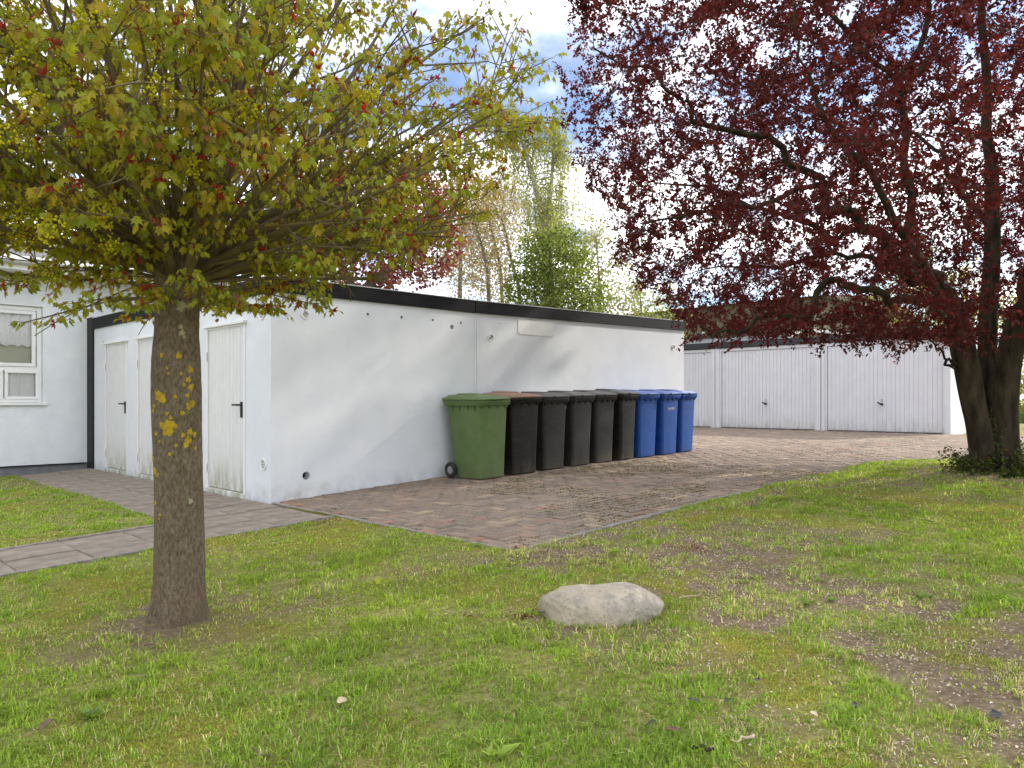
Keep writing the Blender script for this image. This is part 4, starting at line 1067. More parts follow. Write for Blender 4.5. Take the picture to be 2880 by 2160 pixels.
# yellow-green flower clusters, more of them on the left side
fp, fc = [], []
tp = np.array([q[0] for q in tips]); tw = tp + np.array([TRUNK[0], TRUNK[1], tz]); tu, tv, tY = proj(tw)
cand = [(83, 180), (210, 210), (45, 265), (130, 320), (120, 370), (225, 395), (620, 290), (580, 490), (95, 580), (185, 600), (85, 690), (320, 590), (340, 680), (170, 745), (440, 260), (260, 60), (350, 40), (90, 30), (1000, 250), (1110, 40), (25, 130), (430, 110), (700, 310), (560, 170), (840, 200), (30, 420), (320, 600), (60, 610)]
octV = np.array([(1, 0, 0), (-1, 0, 0), (0, 1, 0), (0, -1, 0), (0, 0, 1), (0, 0, -1)]) * 1.0
octF = np.array([(0, 2, 4), (2, 1, 4), (1, 3, 4), (3, 0, 4), (2, 0, 5), (1, 2, 5), (3, 1, 5), (0, 3, 5)])
for (u, v) in cand:
    sc_ = (tu - u) ** 2 + (tv - v) ** 2 + (tY - 2.9) ** 2 * 6000; k = int(np.argmin(sc_))
    c = tp[k] + np.array([-FW[0], -FW[1], 0]) * .06
    for j in range(int(rng.integers(36, 64))):
        o_ = rng.normal(0, 1, 3); o_ /= np.linalg.norm(o_); q = c + o_ * np.array([.06, .06, .065]) * rng.uniform(.35, 1) + np.array([0, 0, -.02]); fp.append(q); fc.append(np.array([.62, .60, .035]) * rng.uniform(.75, 1.15))
fp, fc = np.array(fp), np.array(fc)
V, T, C_ = scatter(octV, octF, fp, frames(rng.normal(0, 1, fp.shape), rng.uniform(0, 6, len(fp))) * rng.uniform(.005, .0085, len(fp))[:, None, None], fc)
ob = link('blossom', raw_mesh('blossom', V, T, C_), mt, M['leaf']); tag(ob, kind='stuff')

# ------------------------------------------------------------------ purple plum (right)
pz = float(lawn_z(PLUM[0], PLUM[1])) - .03
pt_ = thing('plum_tree', 'large purple-leaved plum tree with forked dark trunk at the right', 'tree', (PLUM[0], PLUM[1], pz))
org = np.array([PLUM[0], PLUM[1], pz])
def PL(*a): return P(*a) - org
stems = []
Yb = 8.46
# (points, radii)
S_left = ([PL(2772, 1400, Yb), PL(2768, 1330, Yb), PL(2752, 1220, Yb), PL(2733, 1130, Yb), PL(2720, 1057, Yb), PL(2708, 990, Yb), PL(2690, 900, Yb), PL(2650, 830, Yb - .1), PL(2592, 768, Yb - .25), PL(2436, 649, Yb - .6), PL(2374, 599, Yb - .7), PL(2305, 518, Yb - .9), PL(2150, 410, 7.35), PL(1950, 300, 7.2), PL(1862, 250, 7.1), PL(1706, 125, 7.0)],
          [.135, .125, .12, .118, .12, .12, .112, .095, .078, .054, .047, .038, .030, .021, .015, .007])
S_right = ([PL(2835, 1400, Yb + .05), PL(2830, 1330, Yb), PL(2824, 1230, Yb), PL(2824, 1130, Yb), PL(2828, 1057, Yb), PL(2842, 980, Yb), PL(2862, 900, Yb), PL(2900, 780, 8.4), PL(2975, 520, 8.3), PL(3050, 120, 8.1), PL(3080, -250, 8.0)],
           [.175, .15, .13, .125, .125, .12, .11, .095, .075, .048, .02])
S_mid = ([PL(2800, 1380, 8.7), PL(2792, 1250, 8.72), PL(2776, 1130, 8.75), PL(2772, 1050, 8.8), PL(2775, 960, 8.85), PL(2780, 850, 8.9), PL(2790, 650, 9.0), PL(2775, 350, 9.2), PL(2760, -100, 9.5), PL(2750, -350, 9.6)],
         [.13, .11, .10, .095, .095, .09, .08, .056, .035, .015])
limbs = [
 ([PL(2700, 940, Yb), PL(2640, 880, 8.35), PL(2530, 835, 8.1), PL(2390, 805, 7.8), PL(2320, 820, 7.7), PL(2270, 878, 7.6), PL(2170, 905, 7.55), PL(2060, 925, 7.5), PL(1960, 940, 7.4)], [.085, .07, .06, .054, .05, .046, .036, .025, .010]),
 ([PL(2670, 860, 8.42), PL(2610, 780, 8.6), PL(2560, 686, 8.7), PL(2540, 450, 8.75), PL(2548, 250, 8.8), PL(2600, 30, 8.8), PL(2620, -300, 8.8)], [.09, .08, .075, .062, .052, .04, .015]),
 ([PL(2575, 700, 8.65), PL(2440, 660, 9.0), PL(2300, 640, 9.3), PL(2050, 560, 9.7), PL(1830, 490, 9.9)], [.055, .05, .045, .032, .012]),
 ([PL(2592, 768, 8.3), PL(2470, 740, 9.0), PL(2350, 720, 9.6), PL(2150, 740, 10.5), PL(1950, 770, 11.0)], [.05, .046, .04, .028, .01]),
 ([PL(2712, 985, Yb), PL(2640, 800, 7.7), PL(2500, 600, 7.0), PL(2350, 360, 6.5), PL(2250, 150, 6.3)], [.07, .06, .05, .035, .012]),
 ([PL(2548, 250, 8.8), PL(2400, 120, 8.6), PL(2200, -60, 8.4), PL(2000, -200, 8.2)], [.045, .04, .03, .012]),
 ([PL(2305, 518, 7.6), PL(2150, 560, 7.3), PL(1980, 600, 7.0), PL(1800, 640, 6.9)], [.04, .033, .024, .01]),
 ([PL(2790, 650, 9.0), PL(2700, 520, 9.6), PL(2600, 400, 10.3), PL(2450, 300, 11)], [.05, .045, .035, .012]),
 ([PL(2862, 900, Yb), PL(2930, 820, 7.8), PL(3000, 700, 7.0), PL(3020, 500, 6.3)], [.06, .05, .04, .012]),
 ([PL(2700, 1015, Yb), PL(2680, 1035, 8.4), PL(2664, 1010, 8.35), PL(2640, 975, 8.3), PL(2600, 950, 8.2)], [.03, .022, .02, .016, .006]),
]
def add_stem(V_list, pts, rads, n_=12, wob=0, w0=0):
    c, r_ = polyline(pts, rads, 5); ring = []
    if wob:
        k_ = np.arange(len(c))[:, None]; ph_ = rng.uniform(0, 6, (3, 3)); fade = np.clip((k_ - w0) / 6, 0, 1)
        c = c + fade * wob * (np.sin(k_ * .55 + ph_[0]) + .7 * np.sin(k_ * 1.13 + ph_[1]) + .5 * np.sin(k_ * 2.1 + ph_[2]))
    mb = MB(); rings = []
    d = np.gradient(c, axis=0); d /= np.linalg.norm(d, axis=1, keepdims=True)
    for i in range(len(c)):
        ref = np.array([.4, .9, .1]); s_ = np.cross(d[i], ref); s_ /= np.linalg.norm(s_); q = np.cross(d[i], s_)
        rr = [r_[i] * (1 + .10 * math.sin(3 * a_ + i * .05) + .07 * math.sin(5 * a_ + 1.7 + i * .12) + .03 * math.sin(9 * a_ + i * .3)) for a_ in [2 * math.pi * k / n_ for k in range(n_)]]
        rings.append([tuple(c[i] + (s_ * math.cos(2 * math.pi * k / n_) + q * math.sin(2 * math.pi * k / n_)) * rr[k]) for k in range(n_)])
    mb.loft(rings); V_list.append(mb); return c, r_
sk_p, sk_par = [], []
limbs = [(a_, [q * .68 for q in b_]) for a_, b_ in limbs]
tm = MB()
for (pts, rads) in (S_left, S_right, S_mid):
    q = []; c, r_ = add_stem(q, pts, rads, 28, .05, 30); tm.add(q[0].v, q[0].f)
    for i, p in enumerate(c):
        if p[2] > 1.3: sk_p.append(p); sk_par.append(-1)
for (pts, rads) in limbs:
    q = []; c, r_ = add_stem(q, pts, rads, 14, .045); tm.add(q[0].v, q[0].f)
    for p in c[2:]: sk_p.append(p); sk_par.append(-1)
tm.build('trunk', M['plum_bark'], pt_, 70)
# attractors inside the crown envelope
n_ = 16000
A = rng.uniform(-1, 1, (n_, 3)); A = A[(A ** 2).sum(1) < 1]
rad_ = np.linalg.norm(A, axis=1); A = A[rng.random(len(A)) < .35 + .65 * rad_]
A = A * np.array([4.9, 4.9, 3.7]) + np.array([-.1, .1, 3.95])
Aw = A + org; au, av, aY = proj(Aw)
umin = np.interp(av, [-800, 0, 300, 500, 620, 700, 800, 880, 940], [1480, 1545, 1580, 1640, 1700, 1715, 1790, 1865, 1960])
vmax = np.interp(au, [1700, 1850, 2050, 2300, 2500, 2650, 2800, 3000], [880, 915, 950, 955, 972, 1000, 980, 975])
kp = (au > umin) & (av < vmax) & (aY > 4.4) & (A[:, 2] > 1.05)
# gaps of sky: thin out by large noise
gn = fbm(au / 260, av / 260, 55, 3); kp &= (gn > .30 + .14 * (rng.random(len(gn)) - .5))
outv = (au > 3300) & (rng.random(len(au)) < .6); kp &= ~outv
A = A[kp]
qq = rng.random((170, 3)); lowA = np.array([P(1930 + 780 * a_, 900 + 75 * b_, 7.2 + 1.6 * c_) - org for a_, b_, c_ in qq]); 
if len(A) > 5200: A = A[rng.choice(len(A), 5200, False)]
A = np.concatenate([A, lowA])
pos_, par_ = space_col(sk_p, sk_par, A, .13, 1.2, .22, 90, (0, 0, .02), .16, 3)
nroot = len(sk_p); rad_ = pipe_radii(par_, .0022, 2.35)
for i in range(nroot): rad_[i] = min(rad_[i], .02)
# twiglets
thin = np.where((np.arange(len(pos_)) >= nroot) & (rad_ < .009))[0]
tw0 = np.repeat(thin, 3); tw0 = tw0[rng.random(len(tw0)) < .95]
dpar = pos_[tw0] - pos_[np.maximum(par_[tw0], 0)]; dpar /= np.linalg.norm(dpar, axis=1, keepdims=True) + 1e-9
td = dpar * .7 + rng.normal(0, .6, dpar.shape); td[:, 2] += .12; td /= np.linalg.norm(td, axis=1, keepdims=True)
tl = rng.uniform(.09, .26, len(tw0)); tend = pos_[tw0] + td * tl[:, None]
ap = np.concatenate([pos_, tend]); apar = np.concatenate([par_, tw0]); arad = np.concatenate([rad_, np.full(len(tend), .0013)])
V, T = tubes(ap, apar, arad, 5)
link('branches', raw_mesh('branches', V, T, None, True), pt_, M['twig_dark'])
# leaves along the twiglets
nlv = 20
ti = np.repeat(np.arange(len(tend)), nlv); f_ = np.tile(np.linspace(.22, 1.05, nlv), len(tend)) + rng.normal(0, .05, len(ti))
lp = pos_[tw0][ti] + td[ti] * (tl[ti] * f_)[:, None] + rng.normal(0, .010, (len(ti), 3))
keep = rng.random(len(lp)) < .86; lp, ti = lp[keep], ti[keep]
ld_ = td[ti] * .6 + rng.normal(0, .6, lp.shape) + np.array([0, 0, -.12]); ls = rng.uniform(.026, .054, len(lp))
mixc = rng.random(len(lp))[:, None]; hue = fbm(lp[:, 0] * .8 + 3, lp[:, 2] * .8 + lp[:, 1] * .5, 77, 3)[:, None]
lc = np.array([.058, .0130, .0150]) * (1 - mixc) + np.array([.116, .0235, .0230]) * mixc
lc = lc * (.65 + .8 * hue); br_ = rng.random(len(lp)) < .10; lc[br_] = np.array([.13, .045, .03]) * rng.uniform(.7, 1.3, (br_.sum(), 1))
Mx = frames(ld_, rng.uniform(-1.2, 1.2, len(lp))) * ls[:, None, None]
tV, tF = quad_leaf(.30)
wp = lp + org; pu, pv_, pY = proj(wp); inview = (pu > 20) & (pu < 2860) & (pv_ > 10) & (pv_ < 2150)
near = np.argsort(-(ls / np.linalg.norm(wp - CAMP, axis=1)) * inview)[:300]; rest = np.ones(len(lp), bool); rest[near] = False
V, T, C_ = scatter(tV, tF, lp[rest], Mx[rest], lc[rest])
M['leaf_purple'] = leafmat('purple_leaf_tissue', .42, .015, (1.6, .9, .8))
ob = link('crown', raw_mesh('crown', V, T, C_), pt_, M['leaf_purple']); tag(ob, kind='stuff')
variants = []
for k in range(6):
    q = raw_mesh('leaf', tV, tF, lc[near[k * 40]]); q.materials.append(M['leaf_purple']); variants.append(q)
for j, k in enumerate(near):
    o_ = bpy.data.objects.new('leaf', variants[j % 6]); COL.objects.link(o_); o_.parent = pt_
    o_.matrix_local = Matrix.Translation(Vector(lp[k])) @ Matrix([list(r_) for r_ in Mx[k]]).to_4x4()
print('plum leaves', len(lp), 'nodes', len(pos_), 'maple leaves', len(ls))

# shoots around the foot of the plum
iv = thing('ivy_clump', 'low leafy green ivy clump around the foot of the plum trunk', 'ivy', (PLUM[0] + RT[0] * .10 - FW[0] * .15, PLUM[1] + RT[1] * .10 - FW[1] * .15, pz))
ip, ipar, irad, ilp, ild = [], [], [], [], []
for i in range(120):
    a_ = rng.uniform(0, 2 * math.pi); r0 = rng.uniform(.10, .50)
    p = np.array([math.cos(a_) * r0, math.sin(a_) * r0, .0]); ip.append(p.copy()); ipar.append(-1); irad.append(.004)
    d = np.array([math.cos(a_) * .5, math.sin(a_) * .5, 1.0]) + rng.normal(0, .35, 3); Ln = rng.uniform(.18, .52) * (1.15 - r0)
    for k in range(5):
        d += rng.normal(0, .25, 3); d[2] -= .12; p = p + d / np.linalg.norm(d) * Ln / 5; ip.append(p.copy()); ipar.append(len(ip) - 2); irad.append(.003)
        for j in range(8): ilp.append(p + rng.normal(0, .035, 3)); ild.append(rng.normal(0, 1, 3) + np.array([math.cos(a_), math.sin(a_), -.2]))
for i in range(26):                     # a few climbing the stems
    c, _ = polyline([PL(2768, 1330, Yb - .16), PL(2750, 1220, Yb - .14), PL(2735, 1150, Yb - .13)] if i % 2 else [PL(2850, 1330, Yb - .17), PL(2852, 1240, Yb - .13), PL(2850, 1170, Yb - .12)], [1, 1, 1], 6)
    for p in c: 
        if rng.random() < .35: ilp.append(p + rng.normal(0, .035, 3)); ild.append(rng.normal(0, 1, 3))
V, T = tubes(np.array(ip), np.array(ipar), np.array(irad), 4); tag(link('stems', raw_mesh('stems', V, T), iv, M['twig_dark']), kind='stuff')
ilp, ild = np.array(ilp), np.array(ild); ilp[:, 2] = np.maximum(ilp[:, 2], .02); qV, qF = oval_leaf(.34, .05)
c_ = np.array([.045, .075, .014]) * rng.uniform(.5, 1.6, (len(ilp), 1)); yv = rng.random(len(ilp)) < .18; c_[yv] = np.array([.12, .10, .02])
V, T, C_ = scatter(qV, qF, ilp, frames(ild, rng.uniform(-1, 1, len(ilp))) * rng.uniform(.025, .05, len(ilp))[:, None, None], c_)
ob = link('foliage', raw_mesh('foliage', V, T, C_), iv, M['leaf']); tag(ob, kind='stuff')

# ------------------------------------------------------------------ background trees
def bg_tree(name, label, base, trunkpts, trunkr, attr, step, kill, infl, leafn, leafsize, colfn, bark, seed, extra_nodes=None, tip=.006, group='trees behind the buildings', tmpl=None, spread=.12, iters=60, trans='leaf', per_node=True):
    r_ = np.random.default_rng(seed); base = np.array(base)
    th = thing(name, label, 'tree', tuple(base), 0, group)
    sp, spar, fixed = [], [], []; tmb = MB()
    for pts, rr in zip(trunkpts, trunkr):
        pts = [np.array(q) - base for q in pts]; q = []; c, rad0 = add_stem(q, pts, rr, 10); tmb.add(q[0].v, q[0].f)
        for p in c[3:]: sp.append(p); spar.append(-1)
    tmb.build('trunk', bark, th, 60)
    A = attr - base
    pos_, par_ = space_col(sp, spar, A, step, infl, kill, iters, (0, 0, .05), .15, seed)
    rad_ = pipe_radii(par_, tip, 2.3); rad_[:len(sp)] = np.minimum(rad_[:len(sp)], .05)
    V, T = tubes(pos_, par_, rad_, 4); tag(link('branches', raw_mesh('branches', V, T, None, True), th, bark), kind='stuff')
    thin = np.arange(len(pos_))[(np.arange(len(pos_)) >= len(sp)) & (rad_ < tip * 3.2)]
    k = np.repeat(thin, leafn); lp = pos_[k] + r_.normal(0, spread, (len(k), 3))
    ld_ = r_.normal(0, 1, lp.shape) + np.array([0, 0, -.3]); s_ = leafsize * r_.uniform(.6, 1.3, len(lp))
    tV, tF = tmpl if tmpl else quad_leaf(.36)
    V, T, C_ = scatter(tV, tF, lp, frames(ld_, r_.uniform(-1.5, 1.5, len(lp))) * s_[:, None, None], colfn(lp, r_))
    ob = link('crown', raw_mesh('crown', V, T, C_), th, M[trans]); tag(ob, kind='stuff')
    return th
def ell(u, v, Y, ru, rv, rY, n_, seed, hollow=.4):
    "points in an ellipsoid centred at photo u,v at depth Y; radii in metres"
    r_ = np.random.default_rng(seed); q = r_.uniform(-1, 1, (n_ * 3, 3)); q = q[(q ** 2).sum(1) < 1]; q = q[r_.random(len(q)) < hollow + (1 - hollow) * np.linalg.norm(q, axis=1)][:n_]
    c = P(u, v, Y); out_ = np.empty_like(q)
    out_[:, :2] = c[:2] + RT * (q[:, :1] * ru) + FW * (q[:, 2:] * rY); out_[:, 2] = c[2] + q[:, 1] * rv; return out_
def tint(*cols):
    cols = np.array(cols)
    def f(lp, r_):
        i = r_.integers(0, len(cols), len(lp)); return cols[i] * r_.uniform(.7, 1.3, (len(lp), 1))
    return f
def gz(p): return (p[0], p[1], float(zf(p[0])) - .1)
M['grey_bark'] = mat('grey_bark', (.10, .085, .06), (.19, .165, .12), .9, 6)
M['birch_bark'] = mat('birch_bark', (.22, .21, .18), (.42, .40, .36), .85, 4, stretch=(1, 1, 3))
M['bg_leaf'] = leafmat('background_leaf_tissue', .55, .02, (1.2, 1.2, .9))

# pink-red plum behind the storage building
B0 = P(1010, 1000, 17); at = np.concatenate([ell(985, 640, 17, 2.5, 1.75, 2.0, 900, 1), ell(1190, 640, 17.5, 1.05, 1.45, 1.2, 330, 2)])
bg_tree('plum_tree', 'pink-red plum tree rising behind the white storage building', gz(B0),
        [[np.array(gz(B0)), P(1025, 850, 17), P(1090, 760, 17.2), P(1150, 690, 17.4), P(1230, 580, 17.5)], [P(1020, 860, 17), P(960, 740, 16.8), P(900, 600, 16.5)]], [[.16, .12, .085, .055, .02], [.09, .06, .02]],
        at, .20, .32, 2.0, 24, .095, tint((.20, .05, .065), (.25, .075, .085), (.12, .03, .035), (.24, .11, .07)), M['grey_bark'], 5, spread=.13)
# pale blossoming trees with bare stems
for (u, sway, top, Y, sd_, lab) in ((1375, (-8, -40, -60), 520, 23, 21, 'thin pale blossoming tree, left one behind the flat roof'), (1412, (-8, -35, -28), 560, 25, 22, 'tall pale tree with the thickest bare stem behind the flat roof'), (1462, (-22, -50, -78), 600, 24, 23, 'slender leaning tree between the pale stems and the green bush')):
    bs = P(u, 1000, Y); c = u + sway[2]
    at = np.concatenate([ell(c, top + 60, Y, 1.05, 1.9, 1.0, 300, sd_), ell(c, 780, Y, .9, .9, .8, 60, sd_ + 40)])
    bg_tree('blossom_tree', lab, gz(bs), [[np.array(gz(bs)), P(u, 850, Y), P(u + sway[0], 740, Y), P(u + sway[1], 620, Y), P(c, top, Y)]], [[.075, .058, .048, .03, .01]], at, .24, .34, 2.2, 26, .075,
            tint((.34, .28, .22), (.30, .23, .17), (.26, .25, .10), (.38, .31, .27)), M['grey_bark'], sd_, spread=.17, tip=.007)
# bright green shrubby tree
B0 = P(1560, 1000, 21); at = np.concatenate([ell(1555, 760, 21, 1.15, 1.3, 1.1, 750, 31, .2), ell(1620, 850, 20.5, .95, .8, .9, 330, 32, .2), ell(1500, 830, 21, .85, .9, .8, 300, 33, .2)])
bg_tree('green_tree', 'dense bright green bushy tree behind the garage block roof', gz(B0), [[np.array(gz(B0)), P(1560, 900, 21), P(1550, 800, 21), P(1545, 680, 21)]], [[.14, .11, .08, .02]],
        at, .18, .26, 1.5, 30, .085, tint((.13, .18, .028), (.19, .23, .04), (.08, .12, .02), (.23, .25, .06)), M['grey_bark'], 8, spread=.12, trans='bg_leaf')
# far hazy tree behind, right of the bush and greenery seen through the plum
for (u, v, Y, ru, rv, n_, sd_, lab, cols) in ((1680, 780, 30, 2.2, 2.3, 330, 41, 'sparse pale green tree to the right of the bright bush', ((.28, .27, .12), (.33, .27, .20), (.20, .24, .07))),
        (1800, 880, 32, 2.4, 1.5, 260, 42, 'thin light green young tree above the garage block corner', ((.22, .26, .07), (.28, .28, .10))),
        (2600, 840, 34, 2.6, 2.6, 420, 43, 'yellow-green tree glimpsed behind the right garage roof', ((.26, .27, .06), (.20, .24, .05))),
        (2900, 960, 34, 3.6, 2.6, 500, 44, 'yellow-green tree beyond the plum trunk at the right edge', ((.26, .28, .06), (.32, .30, .10), (.2, .24, .05))),
        (1290, 640, 29, 2.0, 2.2, 330, 45, 'pale olive tree behind the pink plum', ((.26, .25, .10), (.30, .28, .15)))):
    bs = P(u, 1050, Y); at = ell(u, v, Y, ru, rv, ru, n_, sd_)
    bg_tree('background_tree', lab, gz(bs), [[np.array(gz(bs)), P(u, 1000, Y), P(u + 6, v + 40, Y), P(u, v - 60, Y)]], [[.12, .1, .07, .02]], at, .30, .45, 2.5, 16, .12, tint(*cols), M['grey_bark'], sd_, spread=.2, tip=.007, trans='bg_leaf')
# weeping birch with two tops
B0 = P(1545, 1000, 27); bs = np.array(gz(B0)); th = thing('birch_tree', 'tall weeping birch with two drooping tops behind the bright green bush', 'tree', tuple(bs), 0, 'trees behind the buildings')
lead = [([bs, P(1545, 850, 27), P(1530, 650, 27), P(1510, 545, 27), P(1478, 430, 27), P(1455, 360, 27), P(1447, 285, 27)], [.20, .17, .13, .095, .06, .035, .01]),
        ([P(1530, 660, 27), P(1545, 560, 27.3), P(1555, 460, 27.5), P(1560, 380, 27.5), P(1553, 320, 27.5)], [.09, .07, .05, .03, .01])]
tmb = MB(); nodes = []; strp, strpar, strr, blp, bld = [], [], [], [], []
for pts, rr in lead:
    q = []; c, _r = add_stem(q, [p - bs for p in pts], rr, 10); tmb.add(q[0].v, q[0].f); nodes += [(p, k / len(c)) for k, p in enumerate(c) if p[2] > 4.2]
tmb.build('trunk', M['birch_bark'], th, 60)
for (p, f_) in nodes:
    for k in range(4):
        a_ = rng.uniform(0, 2 * math.pi); up = rng.uniform(.05, .7); d = np.array([math.cos(a_), math.sin(a_), up]); Ln = rng.uniform(1.0, 3.4) * max(.28, 1.15 - .85 * (p[2] / 11.5))
        strp.append(p); strpar.append(-1); strr.append(.018); prev = len(strp) - 1; q = p.copy()
        for s_ in range(5):
            d = d + np.array([0, 0, -.16]); q = q + d / np.linalg.norm(d) * Ln / 5; strp.append(q.copy()); strpar.append(prev); strr.append(.014 - .002 * s_); prev = len(strp) - 1
            for h in range((1 + int(rng.random() < .35)) if s_ >= 1 else 0):
                hl = rng.uniform(.4, 1.6); hp = q + rng.normal(0, .05, 3); strp.append(hp.copy()); strpar.append(-1); strr.append(.004); pv2 = len(strp) - 1
                sway = rng.normal(0, .10, 2) + RT * (-.10)
                for e in range(6):
                    hp = hp + np.array([sway[0] * .4, sway[1] * .4, -1]) * hl / 6; strp.append(hp.copy()); strpar.append(pv2); strr.append(.003); pv2 = len(strp) - 1
                    for j in range(2): blp.append(hp + rng.normal(0, .05, 3) + np.array([0, 0, rng.uniform(0, .25)])); bld.append(np.array([rng.normal(0, .4), rng.normal(0, .4), -1]))
V, T = tubes(np.array(strp), np.array(strpar), np.array(strr), 3); link('branches', raw_mesh('branches', V, T), th, M['grey_bark'])
blp, bld = np.array(blp), np.array(bld); kp = blp[:, 2] > 1; blp, bld = blp[kp], bld[kp]
V, T, C_ = scatter(*quad_leaf(.3), blp, frames(bld, rng.uniform(-2, 2, len(blp))) * rng.uniform(.06, .115, len(blp))[:, None, None], np.array([[.30, .32, .07]]) * rng.uniform(.7, 1.35, (len(blp), 1)))
ob = link('crown', raw_mesh('crown', V, T, C_), th, M['bg_leaf']); tag(ob, kind='stuff')

# ------------------------------------------------------------------ buildings behind the garages, hedge at the right
M['olive'] = mat('olive_cladding', (.085, .085, .05), (.105, .10, .06), .8, 3); M['greypanel'] = mat('grey_cladding', (.24, .26, .29), (.32, .34, .37), .7, 2)
M['beige'] = mat('beige_cladding', (.34, .30, .22), (.40, .36, .27), .8, 4); M['whitetrim'] = mat('white_trim', (.66, .66, .64), None, .6)
def onX(u, v, X):
    d = FW + RT * (u - 1440) / F; t_ = (X - CAMP[0]) / d[0]; return CAMP[1] + d[1] * t_, 1.1 - (v - 1125) / F * t_
HX = 30.0
ya, zt = onX(1880, 880, HX); yb, zt2 = onX(2290, 900, HX); _, zg = onX(2100, 945, HX)
hl = thing('hall', 'olive and grey clad hall behind the left garages', 'building', (HX, (ya + yb) / 2, .4)); oy = (ya + yb) / 2
MB().box(.0, 14, yb - oy, ya - oy + 6, -.6, zg - .4).build('lower_wall', M['greypanel'], hl)
for k in range(14):
    y = yb - oy + .4 + k * 1.1
    MB().cbox(-.03, -.002, y, y + 1.06, .0, zg - .45, .01).build('panel', M['greypanel'], hl)
MB().box(-.05, 14.05, yb - oy - .03, ya - oy + 6.05, zg - .399, zt - .4 + .1).build('upper_wall', M['olive'], hl)
mb = MB().add([(-.3, yb - oy - .3, zt - .29), (-.3, ya - oy + 6.3, zt - .29), (7, ya - oy + 6.3, zt + .4), (7, yb - oy - .3, zt + .4), (14.3, ya - oy + 6.3, zt - .29), (14.3, yb - oy - .3, zt - .29)], [(0, 3, 2, 1), (3, 5, 4, 2), (0, 1, 4, 5), (0, 5, 3), (1, 2, 4)])
mb.build('roof', M['olive'], hl)
lx = onX(1984, 942, HX); MB().cyl((-.25, lx[0] - oy, lx[1] - .42), (-.25, lx[0] - oy, lx[1] - .28), .16, .06, 14).build('wall_lamp', M['whitetrim'], hl, 40)
SX = 26.0
y0_, z0_ = onX(2216, 958, SX); y1_, z1_ = onX(2268, 926, SX); y2_, z2_ = onX(2480, 945, SX)
sh = thing('shed', 'beige clad shed with shallow pitched roof behind the middle garage', 'building', (SX, y0_, .4))
mb = MB(); yp = y1_ - y0_; ye = y2_ - y0_ - 1.0
def q3(x, y, z): return (x, y, z - .4)
mb.add([q3(0, 0, -.2), q3(0, ye, -.2), q3(0, ye, z2_ - .25), q3(0, yp, z1_ - .12), q3(0, 0, z0_), q3(7, 0, -.2), q3(7, ye, -.2), q3(7, ye, z2_ - .25), q3(7, yp, z1_ - .12), q3(7, 0, z0_)],
       [(0, 1, 2, 3, 4), (9, 8, 7, 6, 5), (0, 4, 9, 5), (1, 6, 7, 2), (0, 5, 6, 1)]); mb.build('wall', M['beige'], sh)
mb = MB().add([q3(-.3, .25, z0_ + .02), q3(-.3, yp, z1_ + .02), q3(-.3, ye - .3, z2_ - .15), q3(7.3, .25, z0_ + .02), q3(7.3, yp, z1_ + .02), q3(7.3, ye - .3, z2_ - .15), q3(-.3, .25, z0_ - .10), q3(-.3, yp, z1_ - .10), q3(-.3, ye - .3, z2_ - .27), q3(7.3, .25, z0_ - .1), q3(7.3, yp, z1_ - .1), q3(7.3, ye - .3, z2_ - .27)],
              [(0, 3, 4, 1), (1, 4, 5, 2), (0, 1, 7, 6), (1, 2, 8, 7), (6, 7, 10, 9), (7, 8, 11, 10), (0, 6, 9, 3), (2, 5, 11, 8)]); mb.build('roof', M['whitetrim'], sh)
for k in range(8): MB().cbox(-.02, -.001, ye * (k + .08) / 8 if False else -abs(ye) * (k + .95) / 8, -abs(ye) * (k + .05) / 8, -.2, min(z0_, z2_) - .8, .005).build('panel', M['beige'], sh)

def hedge(name, label, u0, u1, v0, v1, Y, depth, cols, n_, size, group=None):
    a_, b_ = P(u0, v1, Y), P(u1, v1, Y); base = np.array([(a_[0] + b_[0]) / 2, (a_[1] + b_[1]) / 2, float(zf(min(a_[0], 40))) - .05]); r_ = np.random.default_rng(int(u0))
    th = thing(name, label, 'hedge', tuple(base), 0, group); h = P(u0, v0, Y)[2] - base[2]; wd = np.linalg.norm(b_ - a_)
    q = r_.uniform(-1, 1, (n_, 3)); q = np.sign(q) * np.abs(q) ** .7
    q[:, 0] *= wd / 2 * (1 + .1 * np.sin(q[:, 2] * 5)); q[:, 1] *= depth / 2; zz_ = (q[:, 2] + 1) / 2 * h * (.8 + .3 * fbm(q[:, 0] * 1.2, q[:, 1], 4, 3))
    lp = np.stack([RT[0] * q[:, 0] + FW[0] * q[:, 1], RT[1] * q[:, 0] + FW[1] * q[:, 1], zz_], -1)
    cols = np.array(cols); c_ = cols[r_.integers(0, len(cols), n_)] * r_.uniform(.7, 1.3, (n_, 1))
    V, T, C_ = scatter(*oval_leaf(.36), lp, frames(r_.normal(0, 1, lp.shape), r_.uniform(-2, 2, n_)) * (size * r_.uniform(.7, 1.3, n_))[:, None, None], c_)
    ob = link('foliage', raw_mesh('foliage', V, T, C_), th, M['bg_leaf']); tag(ob, kind='stuff')
    st = []; sr = []; spa = []
    for k in range(int(wd * 3) + 2):
        x = r_.uniform(-wd / 2, wd / 2); 
        for z in (0, h * .4, h * .75): st.append([RT[0] * x, RT[1] * x, z]); spa.append(-1 if z == 0 else len(st) - 2); sr.append(.03 - .012 * z / h * 2); x += r_.normal(0, .08)
    V, T = tubes(np.array(st), np.array(spa), np.array(sr), 5); tag(link('stems', raw_mesh('stems', V, T), th, M['grey_bark']), kind='stuff')
hedge('hedge', 'yellow-green hedge at the far right edge beyond the plum', 2790, 3250, 1045, 1150, 27, 2, ((.24, .26, .05), (.30, .26, .10), (.16, .2, .04)), 6000, .11)
hedge('low_hedge', 'low dark green hedge at the far right beside the yard', 2800, 3200, 1158, 1182, 24, 1.5, ((.06, .11, .02), (.08, .13, .03)), 3000, .08)

